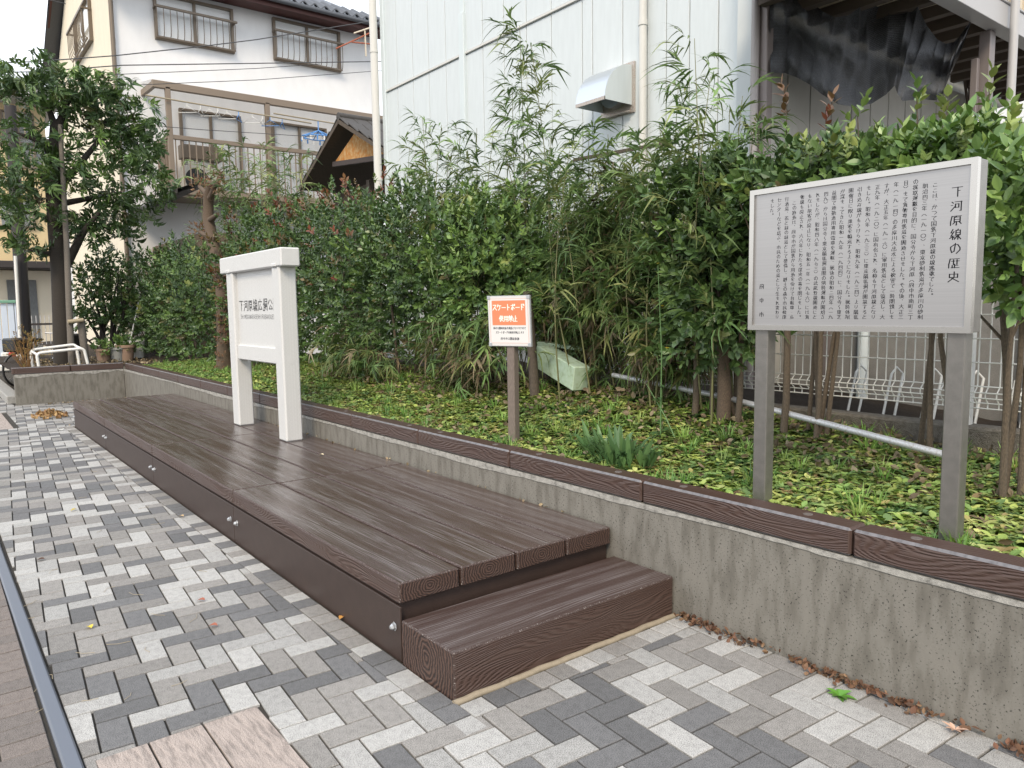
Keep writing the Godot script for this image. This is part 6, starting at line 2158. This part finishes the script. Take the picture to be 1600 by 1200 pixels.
	for x in [-0.52, 0.52]:
		st = tool_()
		var ring := []
		for k in 25:
			ring.append(Vector3(x + 0.32 * cos(TAU * k / 24), 0.33 + 0.32 * sin(TAU * k / 24), 0))
		tube(st, ring, 0.02, 6, false)
		var w := obj("wheel", st.commit(), M.black_plastic, bk)
		st = tool_()
		for k in 10:
			tube(st, [Vector3(x, 0.33, 0), Vector3(x + 0.31 * cos(TAU * k / 10), 0.33 + 0.31 * sin(TAU * k / 10), 0)], 0.003, 4)
		obj("spokes", st.commit(), M.bike_silver, w)
	st = tool_()
	for e in [[Vector3(-0.52, 0.33, 0), Vector3(-0.05, 0.3, 0)], [Vector3(-0.05, 0.3, 0), Vector3(-0.2, 0.85, 0)], [Vector3(-0.05, 0.3, 0), Vector3(0.38, 0.75, 0)], [Vector3(-0.52, 0.33, 0), Vector3(-0.17, 0.7, 0)], [Vector3(0.52, 0.33, 0), Vector3(0.36, 0.95, 0)]]:
		tube(st, [e[0], e[1]], 0.018, 8)
	obj("frame", st.commit(), M.bike_silver, bk)
	st = tool_()
	tube(st, [Vector3(0.2, 1.0, -0.26), Vector3(0.35, 0.98, -0.1), Vector3(0.35, 0.98, 0.1), Vector3(0.2, 1.0, 0.26)], 0.014, 6)
	obj("handlebar", st.commit(), M.bike_silver, bk)
	st = tool_()
	box(st, Vector3(-0.22, 0.88, 0), Vector3(0.26, 0.07, 0.18), 0.02)
	obj("saddle", st.commit(), M.black_plastic, bk)
	for q in [[0.58, 0.84], [-0.55, 0.80]]:
		st = tool_()
		box(st, Vector3(q[0], q[1], 0), Vector3(0.34, 0.26, 0.36), 0.03)
		obj("basket", st.commit(), M.black_plastic, bk)
	# utility pole
	var up := thing("utility_pole", "dark slim utility pole beside the evergreen tree", "pole")
	st = tool_()
	a = P.call(38, 525, -15.5)
	a.y = 0.0
	tube(st, [a, P.call(27, 340, -15.5), P.call(16, 165, -15.5)], [0.125, 0.115, 0.10], 14)
	obj("shaft", st.commit(), M.pole_dark, up)
	st = tool_()
	tube(st, [P.call(27, 500, -15.3) * Vector3(1, 0, 1), P.call(24, 400, -15.3)], 0.03, 8)
	obj("conduit", st.commit(), M.plastic_white, up)
	# barrier and gate
	var br := thing("road_barrier", "red and white plastic road barrier by the pale blue gate", "barrier", P.call(21, 512, -20.0) * Vector3(1, 0, 1))
	for k in 4:
		st = tool_()
		box(st, Vector3(-0.22 + 0.15 * k, 0.32, 0), Vector3(0.148, 0.3, 0.12), 0.02)
		obj("block", st.commit(), M.barrier_red if k % 2 else M.plastic_white, br)
	st = tool_()
	box(st, Vector3(0, 0.09, 0), Vector3(0.75, 0.14, 0.3), 0.02)
	box(st, Vector3(0, 0.6, 0), Vector3(0.3, 0.26, 0.1), 0.04)
	obj("body", st.commit(), M.plastic_white, br)
	var gt := thing("street_gate", "pale blue panelled gate across the lane end", "gate")
	var g0: Vector3 = P.call(-20, 500, -23.0)
	var g1: Vector3 = P.call(34, 500, -23.0)
	for k in 5:
		st = tool_()
		var x := lerpf(g0.x, g1.x, (k + 0.5) / 5)
		box(st, Vector3(x, 0.85, -23.0), Vector3(absf(g1.x - g0.x) / 5 - 0.02, 1.7, 0.06), 0.01)
		obj("panel", st.commit(), M.gate_blue, gt)
	st = tool_()
	box(st, Vector3((g0.x + g1.x) * 0.5, 1.75, -22.96), Vector3(absf(g1.x - g0.x) + 0.2, 0.08, 0.1), 0.01)
	obj("top_rail", st.commit(), M.gate_green, gt)
	# ochre house at the lane end
	var yh := thing("ochre_house", "ochre walled house with a dark canopy at the end of the lane", "house")
	var Y0: Vector3 = P.call(-60, 300, -27.0)
	var Y1: Vector3 = P.call(78, 300, -27.0)
	st = tool_()
	box(st, Vector3((Y0.x + Y1.x) * 0.5, 4.0, -30.0), Vector3(Y1.x - Y0.x, 8.2, 6.0))
	obj("wall", st.commit(), M.yellow_wall, yh)
	st = tool_()
	var ey: Vector3 = P.call(40, 415, -26.2)
	box(st, Vector3((Y0.x + Y1.x) * 0.5 + 0.3, ey.y, -26.3), Vector3(Y1.x - Y0.x + 1.0, 0.22, 1.4), 0.02)
	obj("canopy", st.commit(), M.pole_dark, yh)
	st = tool_()
	box(st, Vector3(Y1.x - 0.9, 1.5, -26.93), Vector3(1.7, 2.6, 0.1))
	obj("porch_wall", st.commit(), M.render_cream, yh)
	st = tool_()
	box(st, Vector3(Y1.x - 1.0, 1.4, -26.85), Vector3(0.8, 2.2, 0.08), 0.01)
	obj("door", st.commit(), M.curtain, yh)
	for q in [[28, 200, 0.9], [55, 240, 0.9], [20, 330, 1.2]]:
		window(yh, P.call(q[0], q[1], -26.96), Vector3.RIGHT, q[2], 1.0, false, true)
	st = tool_()
	var rr: Vector3 = P.call(20, 168, -26.5)
	box(st, Vector3((Y0.x + Y1.x) * 0.5, 8.2, -29.6), Vector3(Y1.x - Y0.x + 0.8, 0.3, 7.6), 0.02)
	obj("roof", st.commit(), M.beam_grey, yh)
	var fn := thing("bar_fence", "thin grey vertical bar fence in front of the ochre house", "fence")
	for k in 26:
		st = tool_()
		var f0: Vector3 = P.call(48, 480, -24.0)
		tube(st, [Vector3(f0.x + k * 0.11, 0.1, -24.0), Vector3(f0.x + k * 0.11, 1.35, -24.0)], 0.012, 5)
		obj("bar", st.commit(), M.zinc_matt, fn)
	st = tool_()
	var f1: Vector3 = P.call(48, 480, -24.0)
	bar(st, Vector3(f1.x - 0.1, 1.1, -24.0), Vector3(f1.x + 2.9, 1.1, -24.0), 0.04, 0.06)
	obj("rail", st.commit(), M.pole_dark, fn)
	# cleaning things beside the shrubs
	var bu := thing("bucket", "white plastic bucket beside the shaded shrubs", "bucket", P.call(213, 530, -13.6))
	bu.position.y = SOIL_Y
	st = tool_()
	lathe(st, Vector3.ZERO, [Vector2(0, 0), Vector2(0.12, 0), Vector2(0.15, 0.3), Vector2(0.16, 0.3), Vector2(0.16, 0.33), Vector2(0.14, 0.33), Vector2(0.12, 0.05), Vector2(0, 0.05)], 18)
	obj("pail", st.commit(), M.plastic_white, bu)
	var br2 := thing("broom", "broom with a pale handle leaning by the white bucket", "broom")
	st = tool_()
	tube(st, [P.call(202, 540, -13.5), P.call(217, 470, -13.7)], 0.014, 6)
	obj("handle", st.commit(), M.plastic_white, br2)
	st = tool_()
	box(st, P.call(201, 545, -13.5), Vector3(0.1, 0.16, 0.05), 0.01)
	obj("head", st.commit(), M.stake_wood, br2)
	# pale kerb that runs on beyond the planter
	var kb := tool_()
	box(kb, Vector3(-0.33, 0.055, -16.2), Vector3(0.20, 0.13, 8.6), 0.012)
	structure("kerb", kb.commit(), M.kerb_pale)
	# power lines
	var lg := "overhead power lines"
	var runs := [[[[-40, 100], [60, 96], [180, 87], [320, 72], [400, 62], [600, 30]], "upper overhead wire sloping up across the white house front"], [[[-40, 114], [60, 112], [190, 102], [400, 99], [600, 96]], "twisted overhead wire below the top windows of the white house"], [[[90, 120], [190, 116], [400, 107], [500, 100]], "faint overhead wire between the twisted and the lower one"], [[[-40, 124], [120, 132], [207, 133], [400, 125], [600, 110]], "lower overhead wire above the balcony beam"], [[[245, 197], [320, 203], [400, 208], [495, 214]], "thin wire crossing the balcony windows"], [[[60, -4], [103, 6]], "short wire in the open sky beside the gable verge"], [[[0, 160], [20, 140]], "short slack wire running to the utility pole top"]]
	for q in runs:
		var w := thing("power_line", q[1], "wire", Vector3.ZERO, lg)
		st = tool_()
		var pts := []
		for k in q[0]:
			pts.append(P.call(k[0], k[1], -14.3))
		tube(st, pts, 0.011 if q[1].begins_with("upper") or q[1].begins_with("twisted") else 0.007, 5)
		obj("cable", st.commit(), M.wire_grey, w)
	# grey stake and green debris behind the notice
	var gs := thing("leaning_stake", "rough grey wooden stake leaning behind the orange notice", "stake")
	st = tool_()
	var s0 := on_x(838, 612, 2.28)
	s0.y = SOIL_Y - 0.05
	var s1 := on_x(824, 455, 2.22)
	tube(st, [s0, s0.lerp(s1, 0.5) + Vector3(0, 0, 0.006), s1], [0.040, 0.037, 0.034], 9)
	obj("shaft", st.commit(), M.stake_wood, gs)
	var gd := thing("green_beam", "broken pale green painted box beam lying under the bamboo", "debris")
	st = tool_()
	bar(st, on_x(848, 556, 2.50), on_x(908, 592, 2.36), 0.13, 0.18, 0.006)
	obj("beam", st.commit(), M.green_paint, gd)
	st = tool_()
	bar(st, on_x(846, 536, 2.58), on_x(915, 545, 2.66), 0.12, 0.03, 0.004)
	obj("loose_board", st.commit(), M.green_paint, gd)
	# pale pipe lying across the bed
	var pp := thing("steel_pipe", "long pale steel pipe lying aslant across the planting bed", "pipe")
	st = tool_()
	tube(st, [on_x(958, 586, 2.52), on_x(1130, 620, 2.44), on_x(1310, 667, 2.34), on_x(1490, 714, 2.24)], 0.0175, 12)
	obj("tube", st.commit(), M.pipe_pale, pp)
	# handrail glimpsed through the bamboo
	var hr := thing("slanted_rail", "thin dark rail slanting through the bamboo under the vent hood", "rail")
	st = tool_()
	bar(st, on_x(897, 250, 2.9), on_x(1050, 222, 2.9), 0.02, 0.025)
	obj("bar", st.commit(), M.stake_wood, hr)
	# long dry needles on the paving near the rail
	var nd := tool_()
	for k in 26:
		var q := on_y(rng.randf_range(20, 330), rng.randf_range(850, 1120), 0.003)
		if k > 18:
			q = on_y(rng.randf_range(40, 400), rng.randf_range(700, 860), 0.003)
		var an := rng.randf() * TAU
		var d := Vector3(cos(an), 0, sin(an)) * rng.randf_range(0.05, 0.11)
		tube(nd, [q, q + d * 0.5 + Vector3(-d.z, 0, d.x) * 0.2 + Vector3(0, 0.003, 0), q + d], 0.0011, 4)
	var no_ := obj("needle_litter", nd.commit(), M.bamboo_pole)
	no_.set_meta("kind", "stuff")
	tag(no_, "few long dry needles lying on the herringbone paving near the rail", "litter")
	# crumpled clear wrapper by the platform end
	var wp := thing("wrapper", "crumpled pale plastic wrapper on the paving by the platform end", "litter", on_y(95, 672, 0.0))
	var ws := tool_()
	for k in 9:
		var b0 := ball() * 0.05
		var b1 := ball() * 0.05
		tri(ws, Vector3(b0.x, 0.005, b0.z), Vector3(b1.x, 0.03 * rng.randf() + 0.005, b1.z), Vector3(-b0.z, 0.02, b1.x), Vector3.UP)
	obj("film", ws.commit(), M.plastic_white, wp)
# ---------------------------------------------------------------- the scene
func _ready() -> void:
	rng.seed = 20240611
	view = Basis.from_euler(TURN)
	# camera
	var cam := Camera3D.new()
	cam.name = "camera"
	cam.position = EYE
	cam.rotation = TURN
	cam.fov = rad_to_deg(2.0 * atan(600.0 / FOCAL))
	cam.near = 0.05
	cam.far = 900.0
	add_child(cam)
	cam.current = true
	# sky and light
	var env := Environment.new()
	env.background_mode = Environment.BG_SKY
	var sm := ProceduralSkyMaterial.new()
	sm.sky_top_color = Color(0.87, 0.91, 0.97)
	sm.sky_horizon_color = Color(0.98, 0.975, 0.965)
	sm.sky_curve = 0.25
	sm.ground_bottom_color = Color(0.35, 0.34, 0.32)
	sm.ground_horizon_color = Color(0.75, 0.75, 0.74)
	sm.sky_energy_multiplier = 1.0
	var sky := Sky.new()
	sky.sky_material = sm
	env.sky = sky
	env.background_energy_multiplier = 1.0
	env.tonemap_mode = Environment.TONE_MAPPER_LINEAR
	env.tonemap_exposure = 1.95
	env.sdfgi_enabled = true
	env.ssao_enabled = true
	env.ssil_enabled = true
	var we := WorldEnvironment.new()
	we.name = "world"
	we.environment = env
	add_child(we)
	var sun := DirectionalLight3D.new()
	sun.name = "sun"
	sun.light_color = Color(1.0, 0.93, 0.83)
	sun.light_energy = 0.5
	sun.light_angular_distance = 18.0
	sun.shadow_enabled = true
	sun.sky_mode = DirectionalLight3D.SKY_MODE_LIGHT_ONLY
	sun.look_at_from_position(Vector3(-5, 6.5, 4.5), Vector3.ZERO)
	add_child(sun)
	make_materials()
	more_materials()
	make_pavement()
	make_platform()
	make_planter()
	make_park_sign()
	make_info_sign()
	make_warning_sign()
	building_materials()
	make_white_house()
	make_blue_building()
	make_annex()
	make_shed()
	make_fence()
	print("buildings done")
	plant_materials()
	make_sprays()
	make_hedge()
	make_ground_cover()
	make_trees()
	make_background()
	print("all done")
